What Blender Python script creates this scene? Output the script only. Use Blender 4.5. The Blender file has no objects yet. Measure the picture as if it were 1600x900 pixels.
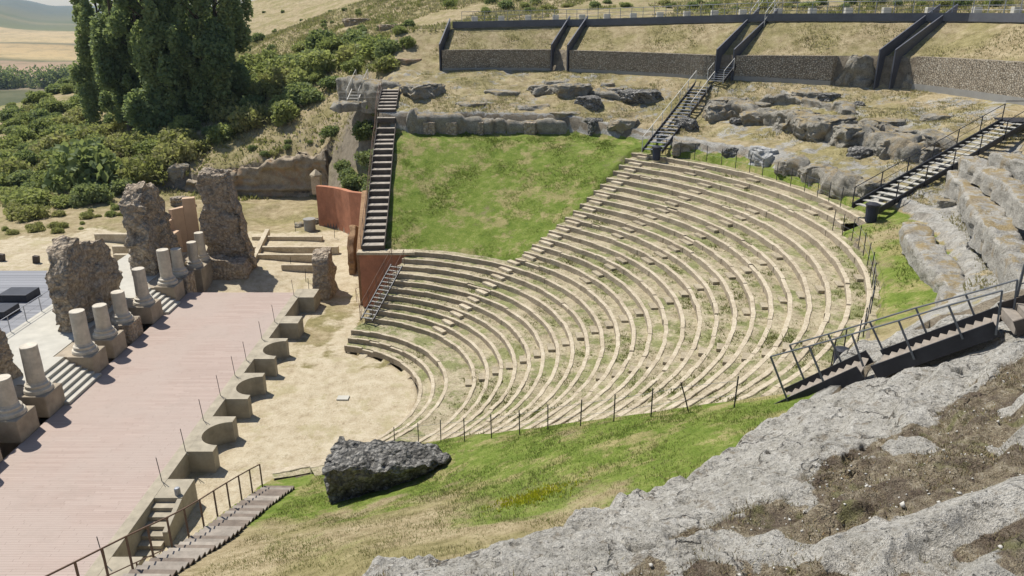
import bpy, bmesh, math, random
import numpy as np
from mathutils import Vector, Matrix

# ------------------------------------------------------------------ camera, sky, sun
S = bpy.context.scene
COL = S.collection
FPX = 1200.0
PITCH = math.atan(450.0 / FPX)
CAM = (0.0, 0.0, 22.0)
cam_data = bpy.data.cameras.new('camera')
cam_data.sensor_width = 36.0
cam_data.lens = 36.0 * FPX / 1600.0
cam_data.clip_start = 0.1
cam_data.clip_end = 12000
cam = bpy.data.objects.new('camera', cam_data)
cam.location = CAM
cam.rotation_euler = (math.pi / 2 - PITCH, 0, 0)
COL.objects.link(cam)
S.camera = cam

SUN_EL = math.radians(59)
SUN_AZ = math.atan2(-0.78, 0.62)          # measured from +Y towards +X
world = bpy.data.worlds.new('World')
S.world = world
world.use_nodes = True
wn = world.node_tree
wn.nodes.clear()
sky = wn.nodes.new('ShaderNodeTexSky')
sky.sky_type = 'NISHITA'
sky.sun_disc = False
sky.sun_elevation = SUN_EL
sky.sun_rotation = SUN_AZ
sky.air_density = 1.0
sky.dust_density = 1.2
sky.altitude = 900
bg = wn.nodes.new('ShaderNodeBackground')
bg.inputs['Strength'].default_value = 0.10
wo = wn.nodes.new('ShaderNodeOutputWorld')
wn.links.new(sky.outputs[0], bg.inputs[0])
wn.links.new(bg.outputs[0], wo.inputs[0])
sun_data = bpy.data.lights.new('sun', 'SUN')
sun_data.energy = 5.0
sun_data.angle = math.radians(0.55)
sun_data.color = (1.0, 0.955, 0.88)
sun = bpy.data.objects.new('sun', sun_data)
sv = Vector((math.sin(SUN_AZ) * math.cos(SUN_EL), math.cos(SUN_AZ) * math.cos(SUN_EL), math.sin(SUN_EL)))
sun.rotation_euler = sv.to_track_quat('Z', 'Y').to_euler()
sun.location = (-60, 30, 90)
COL.objects.link(sun)
S.view_settings.view_transform = 'Standard'
S.view_settings.look = 'None'
S.view_settings.exposure = 0.22
S.view_settings.gamma = 1.0

# ------------------------------------------------------------------ numpy noise
def _hash(ix, iy, iz, seed):
    h = (ix.astype(np.int64) * 374761393 + iy.astype(np.int64) * 668265263 + iz.astype(np.int64) * 2147483647 + seed * 974711) & 0xffffffff
    h = ((h ^ (h >> 13)) * 1274126177) & 0xffffffff
    h = ((h ^ (h >> 16)) * 2246822519) & 0xffffffff
    h = h ^ (h >> 15)
    return (h & 0xffffff).astype(float) / 0xffffff * 2 - 1

def vnoise(x, y, z=None, seed=0):
    x = np.asarray(x, float); y = np.asarray(y, float)
    z = np.zeros_like(x) if z is None else np.asarray(z, float)
    ix, iy, iz = np.floor(x), np.floor(y), np.floor(z)
    fx, fy, fz = x - ix, y - iy, z - iz
    fx = fx * fx * (3 - 2 * fx); fy = fy * fy * (3 - 2 * fy); fz = fz * fz * (3 - 2 * fz)
    out = 0
    for a in (0, 1):
        for b in (0, 1):
            for c in (0, 1):
                w = (fx if a else 1 - fx) * (fy if b else 1 - fy) * (fz if c else 1 - fz)
                out = out + w * _hash(ix + a, iy + b, iz + c, seed)
    return out

def fbm(x, y, z=None, octv=4, seed=0, gain=0.5):
    s = 0; a = 1.0; f = 1.0; n = 0
    for k in range(octv):
        s = s + a * vnoise(np.asarray(x) * f, np.asarray(y) * f, None if z is None else np.asarray(z) * f, seed + k * 17)
        n += a; a *= gain; f *= 2.03
    return s / n

def sstep(a, b, x):
    t = np.clip((np.asarray(x, float) - a) / (b - a), 0, 1)
    return t * t * (3 - 2 * t)

# ------------------------------------------------------------------ theatre geometry
CX, CY = -14.2, 39.2
KZ, Z1 = 0.335, 0.5
RC = [0.871, 8.1287, 15.4322, 0.4992, 0.0153, 6.2356, 2.2449, 0.0071, -2.3846, 5.0744, 0.5937, 0.3399, -0.3564, 0.1718, 0.6328, 0.2486]

def row_r(i, th):
    """radius of the front edge of row i (1..30) at angle th (degrees)"""
    t = np.radians(np.clip(th, -75, 92)); s = (np.asarray(i, float) - 1) / 29.0
    g = np.clip(np.asarray(i, float) - 3, 0, 1)
    c = RC
    return (c[0] * g + (c[1] + c[2] * s + c[3] * s * s) + (c[4] + c[5] * s + c[6] * s * s) * np.cos(t)
            + (c[7] + c[8] * s + c[9] * s * s) * np.sin(t) + (c[10] + c[11] * s + c[12] * s * s) * np.cos(2 * t)
            + (c[13] + c[14] * s + c[15] * s * s) * np.sin(2 * t))

def row_z(i):
    return Z1 + (i - 1) * KZ

def pol(r, th):
    t = np.radians(th)
    return CX + r * np.cos(t), CY + r * np.sin(t)

def tab(th, xs, ys):
    return np.interp(th, xs, ys)

LT = [-100, -76, -70, -66.5, -62, -57, -39, -30, -22, -14.7, -5, 4.4, 10, 16, 30, 39, 46.5, 56, 65, 74.5, 81.5, 95]
LR = [31.5, 31.2, 29.8, 28.7, 29.2, 29.6, 29.7, 30.5, 32.3, 34.1, 35.4, 36.3, 36.0, 36.2, 36.5, 35.8, 36.6, 36.0, 33.9, 31.8, 31.0, 30.5]
GT = [-100, -70, -40, -20, 0, 18, 29, 36, 45, 47, 65, 68, 81, 95]
GR = [46, 46, 47, 49, 52, 53, 54.5, 51.5, 49.3, 48.0, 48.2, 48.8, 45.8, 45.5]
def ledge_r(th): return tab(th, LT, LR)
def gab_r(th): return tab(th, GT, GR)
def gab_top(th): return tab(th, [0, 18, 29, 45, 81], [18.0, 17.9, 17.65, 17.2, 17.07])
def walk_r(th): return gab_r(th) + tab(th, [10, 30, 45, 80], [6.0, 5.5, 5.2, 4.8])
def walk_z(th): return tab(th, [-100, 10, 30, 45, 65, 80], [20.4, 20.4, 20.2, 20.0, 19.3, 19.0])
def zledge(th): return tab(th, [-100, -20, 0, 45, 60, 95], [11.1, 11.3, 11.4, 11.5, 12.3, 12.5])
def stair_th(i): return tab(i, [3, 4, 13, 21, 30, 31], [37.2, 38.0, 40.7, 41.9, 45.0, 45.3])
NEAR = -36.3

CP = np.array([
    (-12, 40, 0), (-15, 30, 0), (-15, 50, 0), (-8, 42, 0), (-14, 20, 0), (-20, 20, 0), (-16, 10, 0), (-12, 54, .2), (-12.5, 60, .5),
    (-30, 50, 1.9), (-30, 30, 1.9), (-30, 15, 1.5), (-40, 60, 1.9), (-50, 60, 1.6), (-35, 74, 1.6), (-26, 68, 1.1), (-20, 58, .9), (-20, 70, .8), (-14, 66, .6), (-16, 70, .7),
    (-20, 79, .8), (-25, 84, .8), (-36, 84, 1.4), (-45, 80, 1.5), (-55, 78, .6), (-60, 88, 0), (-22, 88.5, 6.2), (-29, 88.5, 5.4), (-37, 88.5, 3.9), (-44, 88, 2.6), (-27, 96, 8.7),
    (-15, 90, 14.5), (-17, 84, 9.5), (-17, 79, 5.5), (-15.5, 75, 4.5), (-20, 96, 12), (-15, 100, 16), (-32, 130, 16), (-36, 110, 9.5), (-42, 95, 4.8), (-62, 100, 1.5), (-60, 137, 2.5),
    (-98, 150, 3), (-104, 200, 5.4), (-32, 160, 21), (-83, 260, 22), (-60, 200, 14), (-125, 260, 6), (0, 110, 20.2), (0, 135, 22.5), (30, 110, 21.6), (60, 95, 22.0), (60, 160, 26),
    (0, 170, 26), (0, 260, 34), (120, 260, 36), (-45, 270, 30), (-132, 150, -12), (-150, 205, -14), (-110, 110, -4), (-90, 70, -3), (-70, 40, 0), (-60, 10, 0), (-150, 50, -22), (-220, 150, -42), (-250, 280, -42), (-180, 330, -22), (-240, 0, -40),
    (80, 60, 22), (80, 0, 22), (60, -60, 21), (0, -60, 20), (-60, -60, 10), (140, 120, 26)], float)
def _rbf_fit():
    P = CP[:, :2]; d = np.hypot(P[:, None, 0] - P[None, :, 0], P[:, None, 1] - P[None, :, 1])
    n = len(CP); A = np.zeros((n + 3, n + 3)); A[:n, :n] = d; A[:n, n] = 1; A[:n, n + 1:] = P; A[n, :n] = 1; A[n + 1:, :n] = P.T
    return np.linalg.solve(A, np.concatenate([CP[:, 2], np.zeros(3)]))
RW = _rbf_fit()
def z_out(X, Y):
    X = np.asarray(X, float); Y = np.asarray(Y, float); n = len(CP)
    z = RW[n] + RW[n + 1] * X + RW[n + 2] * Y
    for k in range(n):
        z = z + RW[k] * np.hypot(X - CP[k, 0], Y - CP[k, 1])
    # terraced yard cut back to the walls and the quarry face
    wx = np.interp(Y, [54.6, 59.5, 64.5, 69, 71, 72.4, 73.5, 74.9, 87.2], [-11.45, -11.95, -12.65, -13.5, -15.3, -16.2, -17.2, -19.4, -20.3])
    yl = np.interp(X, [-44, -40, -34, -27, -20], [86.6, 86.9, 87.3, 87.3, 87.1])
    yard = (X < wx) & (X > -43) & (Y > 54.6) & (Y < yl)
    z = np.where(yard, np.minimum(z, .75 + sstep(-28, -42, X) * .9), z)
    m = sstep(-27.5, -26.3, X) * sstep(1, 0, sstep(56, 62, Y)) * sstep(4, 8, Y)
    z = z * (1 - m)
    return z

def side_x(Y):
    return np.interp(Y, [0, 30, 33, 53.9, 54.0, 78, 90, 140], [-11.6, -11.6, -11.3, -11.15, -11.15, -12.5, -13.2, -16])

def z_bowl(r, th):
    """height inside the theatre; r, th arrays (th in degrees)"""
    r = np.asarray(r, float); th = np.asarray(th, float)
    r1 = row_r(1, th); L = ledge_r(th); G = gab_r(th); W = walk_r(th)
    r30 = row_r(30, th)
    zl = 10.75 + 0 * th
    # cone
    zc = np.where(r < r30, 0.15 + (r - r1) / (r30 - r1) * (10.25 - 0.15), 10.25 + (r - r30) / np.maximum(L - r30, .3) * (zl - 10.25))
    # nearer side: gentler lower slope
    m = sstep(-38, -52, th)
    zn = np.where(r < 18, 0.15 + (r - r1) / (18 - r1) * 4.35, 4.5 + (r - 18) / (L - 18) * (zl - 4.5))
    zc = zc * (1 - m) + zn * m
    zt = zledge(th)
    z = np.where(r < L, zc, zl)
    a = np.clip((r - L) / 0.5, 0, 1); z = np.where(r >= L, zl + (zt - zl) * a, z)
    # rock zone beyond the ledge
    ex = tab(th, [0, 8, 20, 30, 38, 50, 58], [1.5, 1.5, .95, .85, 1.45, 1.45, .9])
    far = zt + (15.0 - zt) * np.clip((r - L - .5) / (G - L - .5), 0, 1) ** ex
    q = r - L
    near = np.interp(q.ravel(), [0.5, 1.6, 4, 8, 12, 18], [11.2, 11.9, 13.3, 15.4, 16.4, 16.8]).reshape(q.shape)
    mid = np.interp(q.ravel(), [0.5, 4.0, 4.3, 6.2, 6.5, 11, 18], [11.4, 12.2, 13.3, 13.7, 14.6, 15.1, 15.4]).reshape(q.shape)
    wn_ = sstep(-18, -28, th); wm = sstep(3, -4, th) * (1 - wn_)
    zr = far * (1 - wn_ - wm) + near * wn_ + mid * wm
    z = np.where(r >= L + .5, zr, z)
    gt = gab_top(th); wz = walk_z(th)
    farside = th > 5
    farside = farside & (th < 82.0)
    zs = 15 + (wz - 15) * np.clip((r - G) / (W - G + 4), 0, 1); z = np.where((th >= 82.0) & (r > G), zs, z)
    zg = np.where(r < G + .9, 15 + (gt - 15) * np.clip((r - G - .3) / .25, 0, 1), gt + (wz - gt) * np.clip((r - G - .9) / (W - G - .9), 0, 1))
    z = np.where((r > G + .3) & farside, np.minimum(zg, wz), z)
    z = np.where((r > W) & farside, wz + .45 * np.clip((r - W - 1.9) / 1.0, 0, 1), z)
    z = np.where(r <= r1, 0, z)
    return z

def terrain(X, Y, noise=True):
    X = np.asarray(X, float); Y = np.asarray(Y, float)
    dx, dy = X - CX, Y - CY; r = np.hypot(dx, dy); th = np.degrees(np.arctan2(dy, dx))
    zo = z_out(X, Y)
    r1 = row_r(1, th)
    zb = z_bowl(r, th)
    inb = (X > side_x(Y)) & ((th < 67.2) | (Y > 54.62)) & (np.abs(th) < 110)
    inb = inb & ~((Y < 54.62) & (th > 67.2))
    W = walk_r(th)
    t = np.where(th > 5, sstep(6, 22, r - W), sstep(46, 70, r))
    zb2 = zb * (1 - t) + zo * t
    z = np.where(inb & (r > r1 * .98), zb2, zo)
    w = sstep(-5.5, 1.0, X - side_x(Y)); up = sstep(77, 82, Y); zmix = zo * (1 - w) + zb2 * w
    z = np.where((Y > 77) & (np.abs(th) < 112), z * (1 - up) + zmix * up, z)
    z = np.where((r <= r1) & (X > -24), 0.0, z)
    if noise:
        out = ~inb
        hill = np.where(out, sstep(2, 12, np.abs(z)), 0) + np.where(inb, sstep(0, 10, r - W) * (th > 5), 0)
        z = z + hill * (0.5 * fbm(X * .11, Y * .11, octv=4, seed=3) + .9 * fbm(X * .03, Y * .03, octv=2, seed=5))
        L = ledge_r(th); G = gab_r(th)
        rz = inb * sstep(0.2, 2, r - L) * np.where(th > 5, sstep(0.2, -1.0, r - G), 1.0)
        z = z + rz * (0.38 * fbm(X * .55, Y * .55, octv=4, seed=9) + .12 * fbm(X * 1.7, Y * 1.7, octv=2, seed=11))
        z = z + inb * sstep(0, 2, r - r1) * sstep(0, -1, r - L) * 0.10 * fbm(X * .5, Y * .5, octv=3, seed=21)
        z = z + 0.03 * fbm(X * .9, Y * .9, octv=2, seed=31)
    return z

def un(px, py, z):
    u = (px - 800) / FPX; v = -(py - 450) / FPX
    d = (u, math.cos(PITCH) + v * math.sin(PITCH), -math.sin(PITCH) + v * math.cos(PITCH))
    t = (z - CAM[2]) / d[2]
    return d[0] * t, d[1] * t

def ray(px, py):
    u = (px - 800) / FPX; v = -(py - 450) / FPX
    return np.array((u, math.cos(PITCH) + v * math.sin(PITCH), -math.sin(PITCH) + v * math.cos(PITCH)))

_ts = np.concatenate([np.arange(4, 130, .06), np.arange(130, 400, .5)])
def ground(px, py):
    """where the sight line through a photo point meets the ground"""
    d = ray(px, py); X = d[0] * _ts; Y = d[1] * _ts; Z = CAM[2] + d[2] * _ts
    k = np.argmax(Z < terrain(X, Y))
    return float(X[k]), float(Y[k]), float(terrain(X[k:k + 1], Y[k:k + 1])[0])
def gz(x, y):
    return float(terrain(np.array([x]), np.array([y]))[0])
def depth_of(x, y, z):
    return y * math.cos(PITCH) + (CAM[2] - z) * math.sin(PITCH)

# ------------------------------------------------------------------ object helpers
def tag(o, label=None, cat=None, group=None, kind=None):
    if label: o['label'] = label
    if cat: o['category'] = cat
    if group: o['group'] = group
    if kind: o['kind'] = kind
    return o

def empty(name, loc=(0, 0, 0), rz=0.0):
    o = bpy.data.objects.new(name, None); COL.objects.link(o)
    o.location = loc; o.rotation_euler = (0, 0, rz); o.empty_display_size = .2
    return o

def mesh_obj(name, verts, faces, mat, parent=None, smooth=False, loc=None):
    me = bpy.data.meshes.new(name)
    v = np.asarray(verts, dtype=np.float32)
    if isinstance(faces, np.ndarray):
        n, k = faces.shape
        me.vertices.add(len(v)); me.vertices.foreach_set('co', v.ravel())
        me.loops.add(n * k); me.loops.foreach_set('vertex_index', faces.astype(np.int32).ravel())
        me.polygons.add(n); me.polygons.foreach_set('loop_start', np.arange(0, n * k, k, dtype=np.int32))
        me.polygons.foreach_set('loop_total', np.full(n, k, dtype=np.int32))
        me.update(calc_edges=True); me.validate()
    else:
        me.from_pydata([tuple(map(float, p)) for p in v], [], faces)
    if smooth: me.polygons.foreach_set('use_smooth', [True] * len(me.polygons))
    me.update()
    if mat: me.materials.append(mat)
    o = bpy.data.objects.new(name, me); COL.objects.link(o)
    if parent: o.parent = parent
    if loc is not None: o.location = loc
    return o

class MB:
    def __init__(s): s.v = []; s.f = []
    def add(s, v, f):
        b = len(s.v); s.v += [tuple(map(float, p)) for p in v]; s.f += [tuple(b + i for i in q) for q in f]
    def box(s, x0, x1, y0, y1, z0, z1):
        s.add([(x0, y0, z0), (x1, y0, z0), (x1, y1, z0), (x0, y1, z0), (x0, y0, z1), (x1, y0, z1), (x1, y1, z1), (x0, y1, z1)],
              [(0, 3, 2, 1), (4, 5, 6, 7), (0, 1, 5, 4), (1, 2, 6, 5), (2, 3, 7, 6), (3, 0, 4, 7)])
    def bar(s, a, b, w, h, up=(0, 0, 1)):
        a = Vector(a); b = Vector(b); d = (b - a).normalized(); u = Vector(up)
        sd = d.cross(u)
        if sd.length < 1e-4: sd = d.cross(Vector((1, 0, 0)))
        sd.normalize(); u = sd.cross(d).normalized(); sd *= w / 2; u = u * h / 2
        s.add([a - sd - u, a + sd - u, a + sd + u, a - sd + u, b - sd - u, b + sd - u, b + sd + u, b - sd + u],
              [(0, 1, 2, 3), (7, 6, 5, 4), (0, 4, 5, 1), (1, 5, 6, 2), (2, 6, 7, 3), (3, 7, 4, 0)])
    def tube(s, pts, rad, n=6, cap=True):
        pts = [Vector(p) for p in pts]; rads = rad if isinstance(rad, (list, tuple)) else [rad] * len(pts)
        vs = []; prev = None
        for i, p in enumerate(pts):
            d = (pts[min(i + 1, len(pts) - 1)] - pts[max(i - 1, 0)]).normalized()
            a = d.orthogonal().normalized() if prev is None else (prev - d * prev.dot(d)).normalized()
            prev = a; b = d.cross(a)
            for k in range(n):
                t = 2 * math.pi * k / n; vs.append(p + (a * math.cos(t) + b * math.sin(t)) * rads[i])
        fs = []
        for i in range(len(pts) - 1):
            for k in range(n):
                fs.append((i * n + k, i * n + (k + 1) % n, (i + 1) * n + (k + 1) % n, (i + 1) * n + k))
        if cap: fs += [tuple(range(n))[::-1], tuple((len(pts) - 1) * n + k for k in range(n))]
        s.add(vs, fs)
    def lathe(s, prof, n=24, c=(0, 0, 0)):
        vs = [(c[0] + r * math.cos(2 * math.pi * k / n), c[1] + r * math.sin(2 * math.pi * k / n), c[2] + z) for r, z in prof for k in range(n)]
        fs = [(i * n + k, i * n + (k + 1) % n, (i + 1) * n + (k + 1) % n, (i + 1) * n + k) for i in range(len(prof) - 1) for k in range(n)]
        fs += [tuple(range(n))[::-1], tuple((len(prof) - 1) * n + k for k in range(n))]
        s.add(vs, fs)
    def prism(s, poly, z0, z1):
        """poly: list of (x,y); z0/z1 numbers or lists"""
        n = len(poly); a = z0 if isinstance(z0, (list, tuple)) else [z0] * n; b = z1 if isinstance(z1, (list, tuple)) else [z1] * n
        s.add([(p[0], p[1], a[i]) for i, p in enumerate(poly)] + [(p[0], p[1], b[i]) for i, p in enumerate(poly)],
              [tuple(range(n))[::-1], tuple(range(n, 2 * n))] + [(i, (i + 1) % n, n + (i + 1) % n, n + i) for i in range(n)])
    def build(s, name, mat, parent=None, bevel=0.0, smooth=False, loc=None):
        v = s.v if loc is None else [(p[0] - loc[0], p[1] - loc[1], p[2] - loc[2]) for p in s.v]
        o = mesh_obj(name, v, s.f, mat, parent, smooth, loc)
        if bevel:
            m = o.modifiers.new('bevel', 'BEVEL'); m.width = bevel; m.segments = 2; m.limit_method = 'ANGLE'
        return o

def grid_faces(nu, nv, wrap=False):
    i = np.arange(nu - 1)[:, None]; j = np.arange(nv if wrap else nv - 1)[None, :]
    a = i * nv + j; b = i * nv + (j + 1) % nv; c = (i + 1) * nv + (j + 1) % nv; d = (i + 1) * nv + j
    return np.stack([a, b, c, d], -1).reshape(-1, 4)

_cube_cache = {}
def cube_grid(n):
    """unit cube surface [-1,1]^3 with n segments a side, shared vertices"""
    if n in _cube_cache: return _cube_cache[n]
    idx = {}; vs = []; fs = []
    def vid(p):
        if p not in idx: idx[p] = len(vs); vs.append(p)
        return idx[p]
    for ax in range(3):
        for sgn in (0, n):
            for i in range(n):
                for j in range(n):
                    q = []
                    for a, b in ((i, j), (i + 1, j), (i + 1, j + 1), (i, j + 1)):
                        p = [0, 0, 0]; p[ax] = sgn; p[(ax + 1) % 3] = a; p[(ax + 2) % 3] = b
                        q.append(vid(tuple(p)))
                    fs.append(q if sgn else q[::-1])
    _cube_cache[n] = (np.array(vs, float) / n * 2 - 1, np.array(fs))
    return _cube_cache[n]

def lump(dims, n=22, rnd=.6, amp=.15, freq=1.0, seed=0, shape=None, octv=4, strata=0.0, cuts=0):
    """craggy rock: rounded cube scaled to dims, displaced by 3-D noise"""
    c, f = cube_grid(n)
    ln = np.linalg.norm(c, axis=1, keepdims=True)
    s = c / ln
    p = c * (1 - rnd) + s * rnd * 1.12
    nrm = s.copy()
    p = p * np.array(dims) / 2
    if cuts:
        g = np.random.default_rng(seed + 999)
        for _ in range(cuts):
            nn = g.normal(size=3); nn[2] *= .7; nn /= np.linalg.norm(nn); sup = (p @ nn).max(); dd = sup * g.uniform(.62, .92)
            p = p - nn[None, :] * np.maximum(p @ nn - dd, 0)[:, None] * .94
    if shape is not None: p = shape(p, c)
    k = freq
    a = fbm(p[:, 0] * k + seed * 3.1, p[:, 1] * k, p[:, 2] * k, octv, seed)
    b = fbm(p[:, 0] * k, p[:, 1] * k + 17 + seed, p[:, 2] * k, octv, seed + 5)
    g = fbm(p[:, 0] * k, p[:, 1] * k, p[:, 2] * k + 31, octv, seed + 9)
    d = np.stack([a, b, g], 1)
    rid = 1 - np.abs(fbm(p[:, 0] * k * .8, p[:, 1] * k * .8, p[:, 2] * k * 1.6 + 3, 3, seed + 13)) * 2.2
    p = p + d * amp * 1.3 + nrm * (rid[:, None] - .5) * amp * .55
    if strata: p[:, :2] += nrm[:, :2] * (vnoise(p[:, 2] * 3.0 + seed, p[:, 0] * .2, seed=seed)[:, None]) * strata
    return p, f

# ------------------------------------------------------------------ materials
def new_mat(name):
    m = bpy.data.materials.new(name); m.use_nodes = True
    nt = m.node_tree; b = nt.nodes['Principled BSDF']
    b.inputs['Roughness'].default_value = .9
    b.inputs['Specular IOR Level'].default_value = .25
    return m, nt, b
class NT:
    def __init__(s, nt): s.nt = nt
    def n(s, t, **k):
        x = s.nt.nodes.new(t)
        for a, b in k.items(): setattr(x, a, b)
        return x
    def l(s, a, b): s.nt.links.new(a, b)
    def pos(s):
        return s.n('ShaderNodeNewGeometry').outputs['Position']
    def noise(s, scale, detail=4, rough=.55, vec=None, off=0.0, sc=None, dist=0.0):
        x = s.n('ShaderNodeTexNoise'); x.inputs['Scale'].default_value = scale; x.inputs['Detail'].default_value = detail
        x.inputs['Roughness'].default_value = rough; x.inputs['Distortion'].default_value = dist
        v = vec if vec is not None else s.pos()
        mp = s.n('ShaderNodeMapping'); mp.inputs['Location'].default_value = (off, off * .7, off * 1.3)
        if sc: mp.inputs['Scale'].default_value = sc
        s.l(v, mp.inputs['Vector']); s.l(mp.outputs[0], x.inputs['Vector'])
        return x.outputs['Fac']
    def ramp(s, fac, stops, interp='LINEAR'):
        r = s.n('ShaderNodeValToRGB'); r.color_ramp.interpolation = interp
        e = r.color_ramp.elements
        while len(e) < len(stops): e.new(.5)
        for i, (p, c) in enumerate(stops):
            e[i].position = p; e[i].color = tuple(c) + (1,) if len(c) == 3 else c
        s.l(fac, r.inputs[0]); return r.outputs[0]
    def mask(s, fac, a, b):
        m = s.n('ShaderNodeMapRange'); m.interpolation_type = 'SMOOTHSTEP'
        m.inputs['From Min'].default_value = a; m.inputs['From Max'].default_value = b
        s.l(fac, m.inputs['Value']); return m.outputs[0]
    def mix(s, fac, a, b, mode='MIX'):
        m = s.n('ShaderNodeMix', data_type='RGBA', blend_type=mode)
        if isinstance(fac, (int, float)): m.inputs[0].default_value = fac
        else: s.l(fac, m.inputs[0])
        for v, k in ((a, 6), (b, 7)):
            if isinstance(v, tuple): m.inputs[k].default_value = v + (1,) if len(v) == 3 else v
            else: s.l(v, m.inputs[k])
        return m.outputs[2]
    def math(s, op, a, b=None):
        m = s.n('ShaderNodeMath', operation=op)
        for v, k in ((a, 0), (b, 1)):
            if v is None: continue
            if isinstance(v, (int, float)): m.inputs[k].default_value = v
            else: s.l(v, m.inputs[k])
        return m.outputs[0]
    def bump(s, bsdf, h, strength=.5, dist=.05):
        b = s.n('ShaderNodeBump'); b.inputs['Strength'].default_value = strength; b.inputs['Distance'].default_value = dist
        s.l(h, b.inputs['Height']); s.l(b.outputs[0], bsdf.inputs['Normal'])

def rock_mat(name, dark, mid, light, tint=None, scale=1.0, tintamt=(.5, .65), bump=.9, speck=.35, cob=0, soil=False):
    m, nt, b = new_mat(name); t = NT(nt)
    n1 = t.noise(.9 * scale, 8, .7); n2 = t.noise(6 * scale, 6, .7, off=5); n3 = t.noise(26 * scale, 3, .6, off=9)
    f = t.math('ADD', t.math('MULTIPLY', n1, .45), t.math('ADD', t.math('MULTIPLY', n2, .35), t.math('MULTIPLY', n3, .2)))
    c = t.ramp(f, [(.36, dark), (.48, mid), (.6, light)])
    if tint: c = t.mix(t.mask(t.noise(.5 * scale, 5, .65, off=21), *tintamt), c, tint)
    sp = t.mask(t.noise(14 * scale, 4, .75, off=31), .56, .64)
    c = t.mix(t.math('MULTIPLY', sp, speck), c, tuple(x * .35 for x in dark))
    h = t.math('ADD', f, t.math('MULTIPLY', n2, .6))
    if cob:
        vo = t.n('ShaderNodeTexVoronoi'); vo.inputs['Scale'].default_value = cob
        wv = t.n('ShaderNodeVectorMath', operation='ADD'); nz = t.n('ShaderNodeTexNoise'); nz.inputs['Scale'].default_value = cob; t.l(t.pos(), nz.inputs['Vector'])
        sc_ = t.n('ShaderNodeVectorMath', operation='SCALE'); sc_.inputs['Scale'].default_value = .7 / cob; t.l(nz.outputs['Color'], sc_.inputs[0]); t.l(t.pos(), wv.inputs[0]); t.l(sc_.outputs[0], wv.inputs[1]); t.l(wv.outputs[0], vo.inputs['Vector'])
        dd = t.mask(vo.outputs['Distance'], .75, .15)
        sx = t.n('ShaderNodeSeparateColor'); t.l(vo.outputs['Color'], sx.inputs[0])
        c = t.mix(t.math('MULTIPLY', t.mask(sx.outputs[0], .5, 1.0), .45), c, tuple(min(1, x * 1.25) for x in light))
        c = t.mix(t.math('MULTIPLY', t.mask(sx.outputs[1], .6, 1.0), .3), c, dark)
        c = t.mix(t.math('MULTIPLY', t.mask(dd, .35, .0), .5), c, tuple(x * .6 for x in dark))
        h = t.math('ADD', h, t.math('MULTIPLY', dd, .8))
    if soil:
        geo = t.n('ShaderNodeNewGeometry'); sz = t.n('ShaderNodeSeparateXYZ'); t.l(geo.outputs['Normal'], sz.inputs[0])
        sm = t.math('MULTIPLY', t.mask(sz.outputs['Z'], .72, .93), t.mask(t.noise(1.1, 5, .7, off=77), .45, .60))
        c = t.mix(sm, c, t.ramp(n3, [(.35, (.22, .165, .08)), (.6, (.42, .33, .18))]))
    t.l(c, b.inputs['Base Color'])
    t.bump(b, h, bump, .2)
    return m

def simple_mat(name, col, var=.2, scale=3.0, rough=.8, metal=0.0, bump=.2, dist=.01, spec=.3, off=0.0, sc=None):
    m, nt, b = new_mat(name); t = NT(nt)
    n1 = t.noise(scale, 6, .65, off=off, sc=sc)
    c = t.ramp(n1, [(.3, tuple(x * (1 - var) for x in col)), (.7, tuple(min(1, x * (1 + var)) for x in col))])
    t.l(c, b.inputs['Base Color']); b.inputs['Roughness'].default_value = rough; b.inputs['Metallic'].default_value = metal
    b.inputs['Specular IOR Level'].default_value = spec
    if bump: t.bump(b, t.noise(scale * 6, 4, .7, off=off + 3), bump, dist)
    return m

M = {}
M['rock'] = rock_mat('grey_limestone', (.13, .12, .10), (.29, .27, .225), (.46, .43, .36), tint=(.34, .28, .19), tintamt=(.52, .66), soil=True, speck=.75, scale=1.5)
M['rock_light'] = rock_mat('light_grey_limestone', (.17, .16, .14), (.37, .35, .305), (.56, .535, .475), tint=(.36, .30, .21), tintamt=(.52, .66), speck=.8, scale=1.5, soil=True)
M['rock_dark'] = rock_mat('dark_lichened_rock', (.045, .045, .043), (.21, .20, .18), (.42, .405, .37), scale=1.6, speck=.5, cob=5.5)
M['rock_pale'] = rock_mat('pale_boulder', (.2, .2, .19), (.42, .42, .40), (.6, .59, .56))
M['ruin'] = rock_mat('roman_concrete', (.28, .22, .155), (.47, .38, .28), (.60, .51, .39), tint=(.27, .255, .23), scale=1.6, tintamt=(.55, .68), cob=4.5)
M['ruin_orange'] = rock_mat('orange_concrete', (.2, .12, .06), (.36, .22, .12), (.46, .31, .18), scale=1.4, speck=.2)
M['quarry'] = rock_mat('quarry_face', (.18, .145, .105), (.38, .31, .22), (.52, .44, .33), tint=(.42, .29, .18), scale=1.5, speck=.6)
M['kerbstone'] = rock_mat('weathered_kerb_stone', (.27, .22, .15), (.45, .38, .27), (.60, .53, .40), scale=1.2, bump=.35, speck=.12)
M['column'] = simple_mat('white_marble_drum', (.52, .47, .38), .22, 2.5, .6, bump=.15)
M['pedestal'] = simple_mat('brown_stone_pedestal', (.34, .285, .21), .25, 1.3, .85, bump=.3)
M['plaster'] = simple_mat('ochre_plaster', (.52, .37, .25), .12, .8, .85, bump=.12)
M['redwall'] = simple_mat('red_ochre_render', (.38, .165, .095), .3, .9, .85, bump=.15)
M['concrete'] = simple_mat('buff_concrete', (.34, .30, .225), .24, 1.6, .85, bump=.15)
M['pale_concrete'] = simple_mat('pale_concrete', (.45, .43, .37), .12, 1.0, .85, bump=.12)
M['grey_concrete'] = simple_mat('grey_concrete', (.28, .27, .245), .12, 1.0, .85, bump=.12)
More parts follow.
